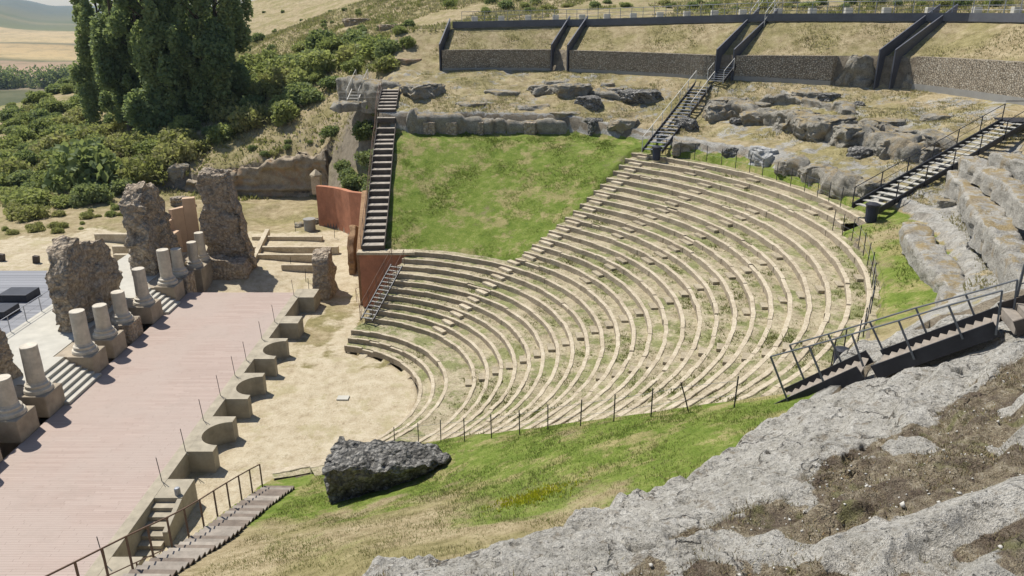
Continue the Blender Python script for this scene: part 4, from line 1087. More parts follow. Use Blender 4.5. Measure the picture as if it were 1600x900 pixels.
# quarry face
def sweep_rock(name, label, pts, z0, h, w, amp=.25, freq=1.0, seed=0, mat='rock', ds=.22, cat='rock', inward=0.0, group=None, nv=10, noisetop=1.0, strata=0.0):
    """rocky band following pts [(x,y)], z0/h/w lists or numbers"""
    P = np.array(pts, float); seg = np.hypot(*np.diff(P, axis=0).T); s = np.concatenate([[0], np.cumsum(seg)]); n = max(int(s[-1] / ds), 8)
    ss = np.linspace(0, s[-1], n); x = np.interp(ss, s, P[:, 0]); y = np.interp(ss, s, P[:, 1])
    k = np.ones(5) / 5; xs = np.convolve(np.pad(x, 2, 'edge'), k, 'valid'); ys = np.convolve(np.pad(y, 2, 'edge'), k, 'valid')
    dx, dy = np.gradient(xs), np.gradient(ys); ll = np.hypot(dx, dy) + 1e-9; nx, ny = -dy / ll, dx / ll
    f = lambda v: np.interp(ss, s, v) if isinstance(v, (list, tuple, np.ndarray)) else np.full(n, float(v))
    Z0, Hh, Wd = f(z0), f(h), f(w)
    Wd = Wd * (1 + .35 * fbm(ss * .5, ss * 0, octv=3, seed=seed + 1)); Hh = Hh * (1 + .25 * noisetop * fbm(ss * .45, ss * 0 + 4, octv=3, seed=seed + 2))
    bl = ss / 1.7 + 1.1 * fbm(ss * .3, ss * 0 + seed, octv=2, seed=seed + 8); ib = np.floor(bl); jn = np.exp(-((np.minimum(bl - ib, ib + 1 - bl)) / .07) ** 2)
    bh = _hash(ib, ib * 0, ib * 0, seed); Hh = Hh * (1 + .16 * bh * noisetop) - jn * .18; Wd = Wd * (1 + .16 * _hash(ib, ib * 0 + 3, ib * 0, seed) - .22 * jn)
    fade = np.clip(np.minimum(ss, s[-1] - ss) / .8, .35, 1); Hh = Hh * fade; Wd = Wd * fade
    prof = [(-.5, -.35)] + [(-.5 - .03 * math.sin(t * 3), t) for t in np.linspace(0, .86, nv)] + [(-.44, .97)] + [(a, 1.0) for a in np.linspace(-.36, .36, nv)] + [(.46, .95), (.5, .6), (.5, -.35)]
    V = np.zeros((n, len(prof), 3))
    for j, (a, b) in enumerate(prof):
        V[:, j, 0] = xs + nx * a * Wd; V[:, j, 1] = ys + ny * a * Wd; V[:, j, 2] = Z0 + b * Hh
    p = V.reshape(-1, 3); q = p * freq
    d = np.stack([fbm(q[:, 0] + seed, q[:, 1], q[:, 2], 5, seed), fbm(q[:, 0], q[:, 1] + 11 + seed, q[:, 2], 5, seed + 3), fbm(q[:, 0], q[:, 1], q[:, 2] + 23 + seed, 5, seed + 6) * .7], 1)
    cr = 1 - np.abs(fbm(q[:, 0] * .7, q[:, 1] * .7, q[:, 2] * 1.3, 3, seed + 12)) * 2.5
    p = p + d * amp * 1.8 + np.stack([0 * cr, 0 * cr, (cr - .3) * amp * .5], 1)
    if strata:
        st = vnoise(p[:, 2] * 2.4, p[:, 0] * .08, seed=seed + 40); sgn = np.tile(np.array([-1 if a < 0 else 1 for a, b in prof]), n)
        p[:, 0] += np.repeat(nx, len(prof)) * st * strata * sgn; p[:, 1] += np.repeat(ny, len(prof)) * st * strata * sgn
    c = p.mean(0); F = grid_faces(n, len(prof))
    faces = [tuple(map(int, r)) for r in F] + [tuple(range(len(prof)))[::-1], tuple((n - 1) * len(prof) + k for k in range(len(prof)))]
    o = mesh_obj(name, p - c, faces, M[mat], smooth=True, loc=tuple(c)); tag(o, label, cat, group); return o
sweep_rock('quarry_face', 'long layered tan quarry face behind the stage ruins, dark along its foot', [(-20.4, 87.4), (-25, 87.6), (-31, 87.6), (-38, 87.2)][::-1], [1.2, .8, .6, .4], [1.2, 3.2, 4.9, 6.0], 2.2, .3, .9, 5, 'quarry', .25, cat='rock face', strata=.42, nv=26, noisetop=.6)


# ------------------------------------------------------------------ LEDGES AND BOULDERS
def arc_pts(rf, t0, t1, n=24): return [pol(float(rf(t)), t) for t in np.linspace(t0, t1, n)]
def arcz(t0, t1, v0, v1, n=24): return list(np.linspace(v0, v1, n))
sweep_rock('rock_ledge', 'long low rock ledge along the top of the green wedge, in shadow at its foot', arc_pts(lambda t: ledge_r(t) + .9, 82.5, 57), 10.35, arcz(0, 0, 2.15, 1.5), 1.9, .16, .9, 21, 'rock', cat='rock ledge', strata=.06)
for k in range(4):
    t = [77.5, 74.0, 70.0, 62.5][k]; x, y = pol(float(ledge_r(t)) - .05, t)
    m = MB(); m.box(-.55, .55, -.35, .35, -.3, 1.15); o = m.build('stone_buttress', M['ruin'], bevel=.06); o.location = (x, y, 10.6); o.rotation_euler.z = math.radians(t - 90)
    tag(o, 'squared tan stone block against the long rock ledge, %s from the left' % ['first', 'second', 'third', 'fourth'][k], 'stone block', 'squared blocks against the long ledge')
def pxpts(L, z): return [un(a, b, z) for a, b in L]
sweep_rock('rock_ledge', 'thick curved grey ledge bordering the green grass on the right', pxpts([(1428, 342), (1440, 378), (1470, 410), (1496, 446), (1508, 480), (1500, 512)], 11.2), 10.6, .7, 1.3, .13, 1.3, 31, 'rock_light', noisetop=.35, cat='rock ledge')
sweep_rock('rock_ledge', 'long curved grey ledge sloping down to the right edge below the metal stair', pxpts([(1492, 262), (1530, 300), (1562, 345), (1600, 400), (1640, 470)], 13.0), 12.0, .95, 1.15, .13, 1.3, 32, 'rock_light', noisetop=.35, cat='rock ledge')
sweep_rock('rock_ledge', 'grey ledge second from the top at the right edge', pxpts([(1508, 236), (1550, 258), (1590, 285), (1640, 330)], 14.1), 13.2, .75, 1.1, .13, 1.3, 33, 'rock_light', noisetop=.35, cat='rock ledge')
sweep_rock('rock_ledge', 'uppermost short grey ledge at the right edge under the stair landing', pxpts([(1552, 228), (1590, 240), (1650, 262)], 14.8), 14.0, .7, 1.0, .13, 1.3, 34, 'rock_light', noisetop=.35, cat='rock ledge')
sweep_rock('rock_ledge', 'pale curved ledge at the left end below the stake railing', pxpts([(512, 158), (560, 156), (625, 158)], 12.4), 11.6, .8, 2.4, .12, .9, 35, cat='rock ledge', strata=.05)
sweep_rock('rock_ledge', 'dark overhanging ledge above the small wooden ladder at the left', pxpts([(532, 124), (575, 130), (628, 136)], 14.0), 12.4, 1.9, 2.2, .18, .8, 36, cat='rock ledge', strata=.08)
def gpts(L): return [ground(a, b)[:2] for a, b in L]
def gled(lab, L, h, w, seed, mat='rock', amp=.26):
    P = gpts(L); z = [gz(*p) - h * .35 for p in P]
    sweep_rock('rock_ledge', lab, P, z, h * 1.3, w, amp, 1.1, seed, mat, cat='rock ledge', strata=.08)
gled('broken grey ledge running through the jumbled rocks right of the central stairs', [(1118, 176), (1160, 182), (1210, 190), (1260, 203), (1310, 218), (1360, 230), (1420, 243), (1462, 254)], 1.15, 1.7, 401)
gled('low broken ledge bordering the green ring right of the pale boulder', [(1228, 262), (1262, 272), (1300, 287), (1345, 306)], .8, 1.1, 402)
gled('thin broken ledge below the longest stone-filled wall', [(820, 142), (870, 143), (930, 150), (985, 156), (1030, 160)], .7, 1.2, 403)
gled('thin flat ledge below the third stone-filled wall', [(1180, 158), (1240, 160), (1300, 170), (1340, 178)], .5, 1.0, 404)
gled('flat weathered ledge in dry grass above the head of the jumbled rocks', [(1330, 196), (1390, 206), (1450, 220), (1500, 232)], .55, 1.1, 405)
# jumbled band of blocks behind the ring of grass
rocks = [ # px, py(base centre), w px, h px, material, label, squash
 (660, 158, 68, 30, 'rock', 'long flat-topped rock left end of the terrace, right of the ladder'),
 (843, 150, 50, 20, 'rock', 'low craggy rock below the second wide stone-filled wall, left one'),
 (898, 150, 58, 24, 'rock', 'craggy rock right of the low one, below the second wall'),
 (923, 172, 44, 25, 'rock_dark', 'rounded dark boulder in the middle of the dry terrace'),
 (1000, 166, 72, 30, 'rock_dark', 'wide dark rock left of the upper part of the metal stair'),
 (960, 148, 36, 12, 'rock', 'small flat rock between the dark boulders'),
 (928, 206, 28, 26, 'rock_dark', 'upright boulder standing at the top edge of the green wedge'),
 (975, 200, 44, 14, 'rock', 'low rock right of the upright boulder'),
 (870, 135, 40, 9, 'rock', 'flat slab just below the second wide wall'),
 (780, 150, 60, 9, 'rock', 'low flat outcrop left on the dry terrace'),
 (950, 137, 30, 8, 'rock', 'small slab near the foot of the second wide wall'),
 (1143, 190, 72, 44, 'rock', 'large blocky rock right beside the metal stair'),
 (1152, 197, 18, 16, 'rock_dark', 'small dark stone at the foot of the large blocky rock'),
 (1192, 198, 50, 32, 'rock', 'blocky grey rock right of the large one'),
 (1245, 206, 70, 42, 'rock', 'broad grey rock in the jumbled band, centre'),
 (1300, 222, 84, 48, 'rock', 'broad dark-sided rock below the third wall'),
 (1358, 232, 80, 44, 'rock', 'dark-sided rock left of the stair handrail'),
 (1412, 245, 66, 40, 'rock', 'grey rock just behind the lower right metal stair'),
 (1455, 258, 54, 30, 'rock', 'grey rock beside the middle of the right metal stair'),
 (1347, 246, 40, 18, 'rock_dark', 'single dark stone in dry grass below the broad rocks'),
 (1222, 160, 46, 14, 'rock', 'low dark slab below the third wall'),
 (1270, 156, 52, 15, 'rock', 'low dark slab right of the other below the third wall'),
 (1300, 158, 28, 14, 'rock_dark', 'small craggy stone right of the low slabs'),
 (1345, 166, 16, 9, 'rock_dark', 'tiny lone stone below the steel fins'),
 (1080, 238, 56, 20, 'rock', 'low rock right of the lower blue bin'),
 (1145, 247, 34, 18, 'rock_dark', 'small round dark boulder on the grass ring'),
 (1197, 262, 44, 38, 'rock_pale', 'pale rounded boulder, brightest one behind the stake fence'),
 (1246, 270, 44, 24, 'rock', 'grey boulder first right of the pale one'),
 (1285, 283, 52, 28, 'rock', 'grey boulder second right of the pale one'),
 (1326, 300, 46, 26, 'rock', 'grey boulder at the left foot of the right metal stair'),
 (1365, 300, 40, 20, 'rock', 'low rock beneath the lower end of the right metal stair'),
 (1130, 170, 36, 14, 'rock', 'flat rock above the large blocky rock'),
 (1075, 205, 36, 24, 'rock_dark', 'dark rock under the middle of the metal stair'),
 (1425, 218, 50, 16, 'rock', 'flat grey outcrop above the right metal stair'),
 (1190, 172, 60, 12, 'rock', 'thin slab above the jumbled band'),
 (1400, 200, 60, 12, 'rock', 'thin slab in the dry grass below the fourth wall'),
 (1470, 190, 50, 12, 'rock', 'thin slab near the foot of the fourth wall'),
 (735, 168, 50, 8, 'rock', 'flat outcrop above the long ledge, left'),
 (820, 172, 70, 9, 'rock', 'flat outcrop above the long ledge, centre'),
 (880, 186, 50, 9, 'rock', 'flat outcrop above the long ledge, right'),
 (1487, 325, 30, 12, 'rock', 'low stone on the step inside the right ledges'),
 (1535, 392, 26, 18, 'rock_dark', 'dark stone on the tread between the right hand ledges'),
 (640, 102, 60, 12, 'quarry', 'broken brown edge of rock left of the first wall'),
 (555, 40, 50, 14, 'quarry', 'brown rock outcrop on the dry hill above the shrubs'),
 (605, 48, 40, 12, 'quarry', 'small brown rock outcrop on the dry hill'),
 (242, 274, 34, 30, 'rock', 'grey rock in the shrubs behind the middle ruin, left one'),
 (277, 278, 30, 26, 'rock', 'grey rock in the shrubs behind the middle ruin, right one'),
 (283, 326, 34, 22, 'ruin', 'rounded brown stone behind the plastered wall'),
 (485, 352, 22, 12, 'rock', 'small stone beside the round pillar'),
 (465, 356, 18, 8, 'rock', 'small pale stone in the sandy yard'),
]
for k, (px, py, w, h, mt, lab) in enumerate(rocks):
    x, y, z = ground(px, py - h * .1); dd = depth_of(x, y, z); W_ = w * dd / FPX; H_ = h * dd / FPX * 1.05
    D_ = max(min(W_ * .9, 3.0), H_ * .9); y2 = y + D_ * .40
    nn = 40 if W_ > 2 else 20; fl = .30 if W_ > 2.2 else .5
    V, F = lump((W_ * 1.12, D_, H_ * 1.5), nn, fl, min(W_, H_ * 2) * .13, 2.6 / max(W_, 1) + .45, 300 + k * 7, None, 5, strata=.05, cuts=16)
    V[:, 2] += H_ * .05; V[:, 2] = np.where(V[:, 2] > H_ * .5, H_ * .5 + (V[:, 2] - H_ * .5) * .35, V[:, 2])
    o = mesh_obj('rock' if w > 30 else 'stone', V, F, M[mt], smooth=True, loc=(x, y2, z)); o.rotation_euler.z = random.Random(k).uniform(-.25, .25)
    tag(o, lab, 'rock', 'rocks and boulders round the theatre')

# ------------------------------------------------------------------ STONE-FILLED WALLS, FINS, WALKWAY
_th = np.linspace(-10, 90, 4001)
_gx, _gy = pol(gab_r(_th), _th)
_pxs = 800 + FPX * _gx / (_gy * math.cos(PITCH) + 7 * math.sin(PITCH))
def th_at(px):
    o = np.argsort(_pxs); return float(np.interp(px, _pxs[o], _th[o]))
def arc_box(mb, r0, r1, t0, t1, z0, z1, n=None):
    n = n or max(int(abs(t1 - t0) / 1.2), 2); T = np.linspace(t0, t1, n)
    f = lambda v, t: float(v(t)) if callable(v) else v
    vs = []
    for t in T:
        a, b = pol(f(r0, t), t), pol(f(r1, t), t); zz0, zz1 = f(z0, t), f(z1, t)
        vs += [(a[0], a[1], zz0), (b[0], b[1], zz0), (b[0], b[1], zz1), (a[0], a[1], zz1)]
    fs = []
    for i in range(n - 1):
        for k in range(4): fs.append((4 * i + k, 4 * i + (k + 1) % 4, 4 * i + 4 + (k + 1) % 4, 4 * i + 4 + k))
    fs += [(0, 3, 2, 1), (4 * n - 4, 4 * n - 3, 4 * n - 2, 4 * n - 1)]
    mb.add(vs, fs)
labs = ['leftmost stone-filled retaining wall under the dry terrace', 'longest stone-filled retaining wall, left of the metal stair', 'stone-filled retaining wall between the metal stair and the bare bedrock', 'bright stone-filled retaining wall at the upper right edge']
for (a, b), lab, pl in zip(((691, 861), (889, 1117), (1146, 1297), (1424, 1700)), labs, (.25, .3, .38, .5)):
    t0, t1 = th_at(b), th_at(a); tm = (t0 + t1) / 2; x, y = pol(float(gab_r(tm)), tm)
    if b > 1600: t0 = 6
    r = empty('gabion_wall', (x, y, 15)); tag(r, lab, 'retaining wall', 'stone-filled retaining walls of the upper terrace')
    m = MB(); arc_box(m, lambda t: gab_r(t), lambda t: gab_r(t) + .8, t0, t1, 15 + pl, lambda t: gab_top(t)); lb(m, 'stone_fill', M['gabion'], r, bevel=0)
    m = MB(); arc_box(m, lambda t: gab_r(t) - .04, lambda t: gab_r(t) + .8, t0, t1, 14.3, 15 + pl - .003); lb(m, 'plinth', M['grey_concrete'], r, bevel=0)
for a, b, lab in ((1366, 1300, 'bare bedrock face between the third stone-filled wall and the steel fins'), (1423, 1402, 'narrow bare bedrock face right of the steel fins')):
    sweep_rock('bedrock_outcrop', lab, arc_pts(lambda t: gab_r(t) + .35, th_at(b), th_at(a)), 14.6, 2.75, .8, .34, 1.7, 81, 'rock', cat='rock face', noisetop=.3)
fin_l = ['single dark steel fin at the left end of the terrace', 'left fin of the pair beside the leftmost wall', 'right fin of the pair beside the leftmost wall', 'left fin of the pair flanking the metal stair', 'right fin of the pair flanking the metal stair', 'left fin of the pair beside the bare bedrock', 'right fin of the pair beside the bare bedrock']
for px, lab in zip((688.5, 862, 887, 1118, 1144.5, 1368, 1392), fin_l):
    t = th_at(px); G_ = float(gab_r(t)); W_ = float(walk_r(t)); wz = float(walk_z(t)); gt = float(gab_top(t))
    ext = [0.3, .8, .8, 2.0, 2.2, 1.9, 1.9][fin_l.index(lab)]; zf = gt + (.55 if px > 700 else .6); zt = wz + [1.1, 1.15, 1.15, 1.35, 1.3, 1.5, 1.5][fin_l.index(lab)]
    pr = [(G_ - .25, 14.5), (G_ - .25, zf), (W_ + ext, zt), (W_ + ext, wz - .3), (G_ + 1.2, gt - .6), (G_ + 1.0, 14.5)]
    m = MB(); tt = math.radians(t); s_ = Vector((-math.sin(tt), math.cos(tt), 0)) * .06
    a = []; b = []
    for r_, z_ in pr:
        x, y = pol(r_, t); a.append((x + s_.x, y + s_.y, z_)); b.append((x - s_.x, y - s_.y, z_))
    n = 6; m.add(a + b, [tuple(range(n)), tuple(range(n, 2 * n))[::-1]] + [(i, n + i, n + (i + 1) % n, (i + 1) % n) for i in range(n)])
    x, y = pol(G_, t); o = m.build('steel_fin', M['steel_plate'], loc=(x, y, 15)); tag(o, lab, 'steel fin', 'dark steel fins dividing the upper terrace')
r = empty('walkway', (20, 80, 20)); tag(r, 'long concrete walkway with thin railing round the top of the theatre', 'walkway')
m = MB(); arc_box(m, walk_r, lambda t: walk_r(t) + .35, 6, 81.3, lambda t: walk_z(t) + .10, lambda t: walk_z(t) + .78, 60); lb(m, 'edge_beam', M['beam'], r, bevel=0)
m = MB(); arc_box(m, lambda t: walk_r(t) + .352, lambda t: walk_r(t) + 2.0, 6, 81.3, lambda t: walk_z(t) - .2, lambda t: walk_z(t) + .66, 60); lb(m, 'paving', M['pale_concrete'], r, bevel=0)
tt = np.arange(10, 81, 1.35)
rail_pts = []
for t in tt:
    x, y = pol(float(walk_r(t)) + .22, t); z = float(walk_z(t)) + .78; rail_pts.append((x, y, z + 1.0))
    m = MB(); m.bar((x, y, z - .05), (x, y, z + 1.0), .05, .05); lb(m, 'post', M['steel_galv'], r, bevel=0)
for dz in (0, -.4, -.75):
    m = MB(); m.tube([(p[0], p[1], p[2] + dz) for p in rail_pts], .018 if dz else .028, 5); lb(m, 'handrail', M['steel_galv'], r, bevel=0)
for t in np.arange(11, 80, 3.1):
    x, y = pol(float(walk_r(t)) + 2.3, t); m = MB(); z = float(walk_z(t)) + .5; m.box(x - .35, x + .35, y - .25, y + .25, z - .3, z + .75); lb(m, 'stone_block', M['pale_concrete'], r, bevel=.03)

# ------------------------------------------------------------------ STAIRS
def stair(label, p0, p1, width, n, tread='wood', string='steel', sh=.30, rails=(), rail_h=1.05, rail_mat='steel', npost=6, perp=False, name='metal_stairs', riser=False, tdepth=.9, group=None, mids=(.5,), rr=.025, zfun=None, pw=.05):
    p0 = Vector(p0); p1 = Vector(p1); d = p1 - p0; dh = Vector((d.x, d.y, 0)); L = dh.length; u = dh.normalized(); s_ = Vector((-u.y, u.x, 0)); sl = d.z / L
    r = empty(name, p0); tag(r, label, 'stairs', group)
    up = Vector((-u.x * sl * .42, -u.y * sl * .42, 1)).normalized() if perp else Vector((0, 0, 1))
    def P(a, b, z=0):   # a fraction along, b sideways
        q = d * a + s_ * b; return Vector((q.x, q.y, q.z + z + (zfun(a) if zfun else 0)))
    run = L / n
    for sgn in (-1, 1):
        if string:
            m = MB(); K = 6
            for k in range(K if zfun else 1):
                a0, a1 = (k / K, (k + 1) / K) if zfun else (0, 1)
                m.bar(P(a0, sgn * (width / 2 + .03), -.02), P(a1, sgn * (width / 2 + .03), -.02), .06, sh)
            m.build('stringer', M[string], r)
    for k in range(n):
        m = MB(); c = P((k + .5) / n, 0); a = u * run * tdepth / 2; b = s_ * width / 2; t = .05
        vs = [c - a - b, c + a - b, c + a + b, c - a + b]
        m.add([v + Vector((0, 0, -t)) for v in vs] + vs, [(0, 3, 2, 1), (4, 5, 6, 7), (0, 1, 5, 4), (1, 2, 6, 5), (2, 3, 7, 6), (3, 0, 4, 7)])
        m.build('tread', M[tread if tread != 'mixed' else random.Random(k * 5 + 1).choice(['wood', 'wood_mid', 'wood_mid', 'wood_mid', 'wood', 'plank'])], r, bevel=.008)
        if riser:
            m = MB(); rz_ = d.z / n; f = c - u * run * .46
            vs = [f - b, f + b, f + b + u * .06, f - b + u * .06]
            m.add([v + Vector((0, 0, -rz_ - .12)) for v in vs] + [v + Vector((0, 0, -t - .002)) for v in vs], [(0, 3, 2, 1), (4, 5, 6, 7), (0, 1, 5, 4), (1, 2, 6, 5), (2, 3, 7, 6), (3, 0, 4, 7)])
            m.build('riser', M[riser], r)
    for side, a0, a1, np_ in rails:
        off = side * (width / 2 + .08); tops = []
        for k in range(np_):
            a = a0 + (a1 - a0) * k / (np_ - 1); q = P(a, off); tp = q + up * rail_h; tops.append(tp)
            m = MB(); m.bar(q - up * .15, tp, pw, pw, up=u); m.build('post', M[rail_mat], r)
        for f in (1.0,) + tuple(mids):
            m = MB(); m.tube([P(a0 + (a1 - a0) * k / (np_ - 1), off) + up * rail_h * f for k in range(np_)], rr if f == 1 else rr * .6, 6); m.build('handrail', M[rail_mat], r)
    return r
# long wooden stairs at the far left of the green wedge
def zf(a):
    y = 54.6 + a * 21.6; x = -10.35 - a * 1.35; line = 4.75 + a * 7.75
    return max(max(gz(x - .7, y), gz(x, y), gz(x + .7, y)) + .16 - line, 0)
zc = [zf(a) for a in np.linspace(0, 1, 28)]; zc = np.convolve(np.pad(zc, 2, 'edge'), np.ones(5) / 5, 'valid'); zc = np.maximum(zc, [zf(a) for a in np.linspace(0, 1, 28)])
stair('long straight wooden stairs along the left edge of the green wedge', (-10.35, 54.6, 4.75), (-11.7, 76.2, 12.5), 1.6, 27, 'plank', 'wood_dark', .35, ((1, 0.0, 1.0, 12),), 1.05, 'rust', riser='wood_dark', name='wooden_stairs', tdepth=.92, zfun=lambda a: float(np.interp(a, np.linspace(0, 1, 28), zc)), rr=.02, pw=.035)
# wooden stairs at the near left
def zf2(a):
    y = 28.9 - a * 15.5; x = -10.4 - .2 * a; return max(gz(x, y) + .16, gz(x + .75, y) + .14, gz(x - .6, y) + .1) - (.3 + a * 7.55)
zc2 = np.array([max(zf2(a), 0) for a in np.linspace(0, 1, 24)]); zc2 = np.convolve(np.pad(zc2, 2, 'edge'), np.ones(5) / 5, 'valid')
stair('broad weathered wooden stairs with long handrail in the lower left', (-10.35, 28.9, .3), (-10.55, 13.4, 7.85), 1.35, 42, 'mixed', None, .34, ((-1, 0.0, .98, 14),), 1.15, 'rust', riser='wood_dark', name='wooden_stairs', tdepth=.80, zfun=lambda a: float(np.interp(a, np.linspace(0, 1, 24), zc2)), rr=.028, mids=())
# metal stair in the middle top
def at(px, py, z): x, y = un(px, py, z); return (x, y, z)
stair('dark metal stairs climbing from the blue bin up the dry terrace, centre top', at(1019, 236, 10.65), at(1101, 129, 14.75), 1.55, 22, 'steel_galv', 'steel', .32, ((1, 0.0, 1.0, 7), (-1, .5, 1.0, 4)), 1.05, 'rail_white', rr=.03, tdepth=.5, mids=())
tS = (th_at(1118) + th_at(1144.5)) / 2; G_ = float(gab_r(tS)); W_ = float(walk_r(tS))
a = pol(G_ - 1.6, tS); b = pol(G_ + .1, tS); c = pol(W_ + 1.6, tS)
stair('short upper flight of metal stairs entering between the steel fins', (a[0], a[1], 14.95), (b[0], b[1], 16.0), 1.5, 6, 'steel_galv', 'steel', .25, ((1, 0, 1, 2), (-1, 0, 1, 2)), 1.0, 'rail_white', tdepth=.6, mids=())
stair('metal stairs running up between the steel fins to the walkway', (b[0], b[1], 16.0), (c[0], c[1], 20.75), 1.5, 20, 'steel_galv', 'steel', .25, ((1, .75, 1.25, 3), (-1, .75, 1.25, 3)), 1.3, 'rail_white', tdepth=.6, mids=(.5,), rr=.03)
# right metal stair
stair('long dark metal stairs with pale treads climbing to the right edge', at(1352, 325, 10.9), at(1586, 190, 14.6), 1.5, 24, 'pale_concrete', 'steel', .36, ((1, 0.0, 1.0, 7), (-1, .1, 1.0, 6)), 1.05, 'steel', rr=.025, tdepth=.62)
pa = at(1586, 190, 14.6)
r = empty('stair_landing', pa); tag(r, 'steel landing on posts at the head of the right metal stairs', 'landing')
m = MB(); m.box(pa[0] - .3, pa[0] + 3.6, pa[1] - .2, pa[1] + 1.8, 14.5, 14.62); lb(m, 'platform', M['steel'], r)
for dx, dy in ((.2, 0), (3.3, 0), (.2, 1.6), (3.3, 1.6)):
    m = MB(); m.box(pa[0] + dx - .07, pa[0] + dx + .07, pa[1] + dy - .07, pa[1] + dy + .07, gz(pa[0] + dx, pa[1] + dy) - .4, 14.49); lb(m, 'post', M['steel'], r)
m = MB(); m.tube([(pa[0] + .2, pa[1] + 1.75, 15.7), (pa[0] + 3.6, pa[1] + 1.75, 15.7)], .03, 6); lb(m, 'handrail', M['steel'], r)
# near right stair, two flights
q0 = at(1222, 627, 9.95); q1 = at(1352, 568, 11.9); q2 = at(1562, 500, 14.0)
stair('lower flight of dark-sided stairs with railing beside the near bedrock', q0, q1, 1.25, 11, 'wood', 'steel', .42, (), perp=True, tdepth=.95, riser='wood', name='railed_stairs')
q1b = (q1[0] + .35, q1[1] - .12, q1[2] + .06)
stair('upper flight of dark-sided stairs with railing on the right bedrock', q1b, q2, 1.25, 14, 'wood', 'steel', .42, (), perp=True, tdepth=.95, riser='wood', name='railed_stairs')
def leaning_rail(label, tops, bases, off):
    D = Vector((q2[0] - q0[0], q2[1] - q0[1], 0)).normalized(); N = Vector((-D.y, D.x, 0)); A = Vector(q0) + N * off
    o = empty('stair_railing', A); tag(o, label, 'railing', 'railings of the near right stairs'); T = []
    for (tx, ty), (bx, by) in zip(tops, bases):
        r_ = ray(bx, by); k = (A.x * N.x + A.y * N.y) / (r_[0] * N.x + r_[1] * N.y); B = Vector((r_[0] * k, r_[1] * k, CAM[2] + r_[2] * k))
        r2 = ray(tx, ty); k2 = (A.x * N.x + A.y * N.y) / (r2[0] * N.x + r2[1] * N.y); t_ = Vector((r2[0] * k2, r2[1] * k2, CAM[2] + r2[2] * k2)); T.append(t_)
        m = MB(); m.bar(B - (t_ - B) * .12 - A, t_ - A, .05, .05, up=D); m.build('post', M['rail_grey'], o)
    m = MB(); m.tube([t_ - A for t_ in T], .026, 6); m.build('handrail', M['rail_grey'], o)
leaning_rail('near railing with leaning grey posts along both flights of the near right stairs', [(1204, 557), (1264, 541), (1331, 522), (1404, 501), (1482, 477), (1566, 454)], [(1229, 622), (1284, 590), (1347, 567), (1426, 555), (1502, 524), (1557, 516)], -.72)
leaning_rail('far railing with leaning grey posts along both flights of the near right stairs', [(1234, 539), (1294, 522), (1359, 503), (1431, 481), (1509, 460), (1590, 437)], [(1256, 592), (1315, 567), (1379, 546), (1449, 524), (1526, 502), (1582, 497)], .72)
q3 = (q2[0] + 2.4, q2[1] - .6, q2[2] + 1.2)
stair('short top flight of stairs leaving the view at the right edge', (q2[0] + .2, q2[1], q2[2] + .05), q3, 1.25, 7, 'wood', 'wood_dark', .42, ((1, .15, 1.0, 3), (-1, .15, 1.0, 3)), 1.15, 'rail_grey', perp=False, tdepth=.95, riser='wood', rr=.028, mids=(.5,), pw=.06, name='railed_stairs')
# slim handrails down the cut end of the rows by the red wall
ca = at(573, 500, 1.5); cb = at(620, 414, 4.1)
stair('narrow rusty railed steps along the cut end of the lower rows', ca, cb, .85, 14, 'grey_concrete', 'steel', .12, ((1, 0, 1.05, 5), (-1, 0, 1.05, 5)), 1.0, 'rust', tdepth=.5, mids=(.45,), rr=.018, pw=.03, name='railed_steps')
# wooden ladder at far left
stair('small pale wooden ladder stairs between the two left ledges', at(551, 156, 12.5), at(566, 122, 14.3), 1.1, 7, 'rail_white', 'rail_white', .12, ((1, 0, 1, 2), (-1, 0, 1, 2)), .9, 'rail_white', tdepth=.3, mids=(), name='wooden_ladder')
def railing(label, pts, h, mat, name='railing', mids=(.5,), r=.022, pw=.04, group=None):
    b = Vector(pts[0]); o = empty(name, b); tag(o, label, 'railing', group)
    for p in pts:
        q = Vector(p) - b; m = MB(); m.bar(q + Vector((0, 0, -.1)), q + Vector((0, 0, h)), pw, pw); m.build('post', M[mat], o)
    for f in (1.0,) + tuple(mids):
        m = MB(); m.tube([Vector(p) - b + Vector((0, 0, h * f)) for p in pts], r if f == 1 else r * .6, 5); m.build('handrail', M[mat], o)
railing('thin pale railing at the left end below the terrace', [at(x, 160, 12.5) for x in (530, 560, 590, 612)], 1.0, 'rail_white')
railing('white railing leading round the left end of the first wall', [at(635, 86, 16.0), at(649, 84, 16.2), at(672, 88, 16.0)], 1.0, 'rail_white')
railing('dark metal railing between the paved floor and the boardwalk', [(-31.55, y, 2.44) for y in np.arange(37.5, 55.5, 1.7)], 1.05, 'steel_galv', r=.03)
railing('thin rusty railing in the grass at the end of the lower rows', [at(573, 463, .3), at(557, 470, .3), at(566, 507, .8)], 1.0, 'rust', r=.018, pw=.03)
railing('short rusty handrail in the lower left beside the broad stairs', [at(262, 900, 3.3), at(222, 921, 3.9), at(175, 946, 4.6)], 1.1, 'rust', mids=())
# low boxes on the boardwalk
for (a, b, lab) in ((30, 466, 'dark flat-topped box on the boardwalk, farther one'), (-4, 492, 'dark flat-topped box on the boardwalk at the left edge')):
    x, y = un(a, b, 2.4); m = MB(); m.box(x - 1.0, x + 1.0, y - .7, y + .9, 2.365, 2.9); rt = m.build('dark_box', M['steel'], bevel=.02); tag(rt, lab, 'box', 'dark boxes on the boardwalk')
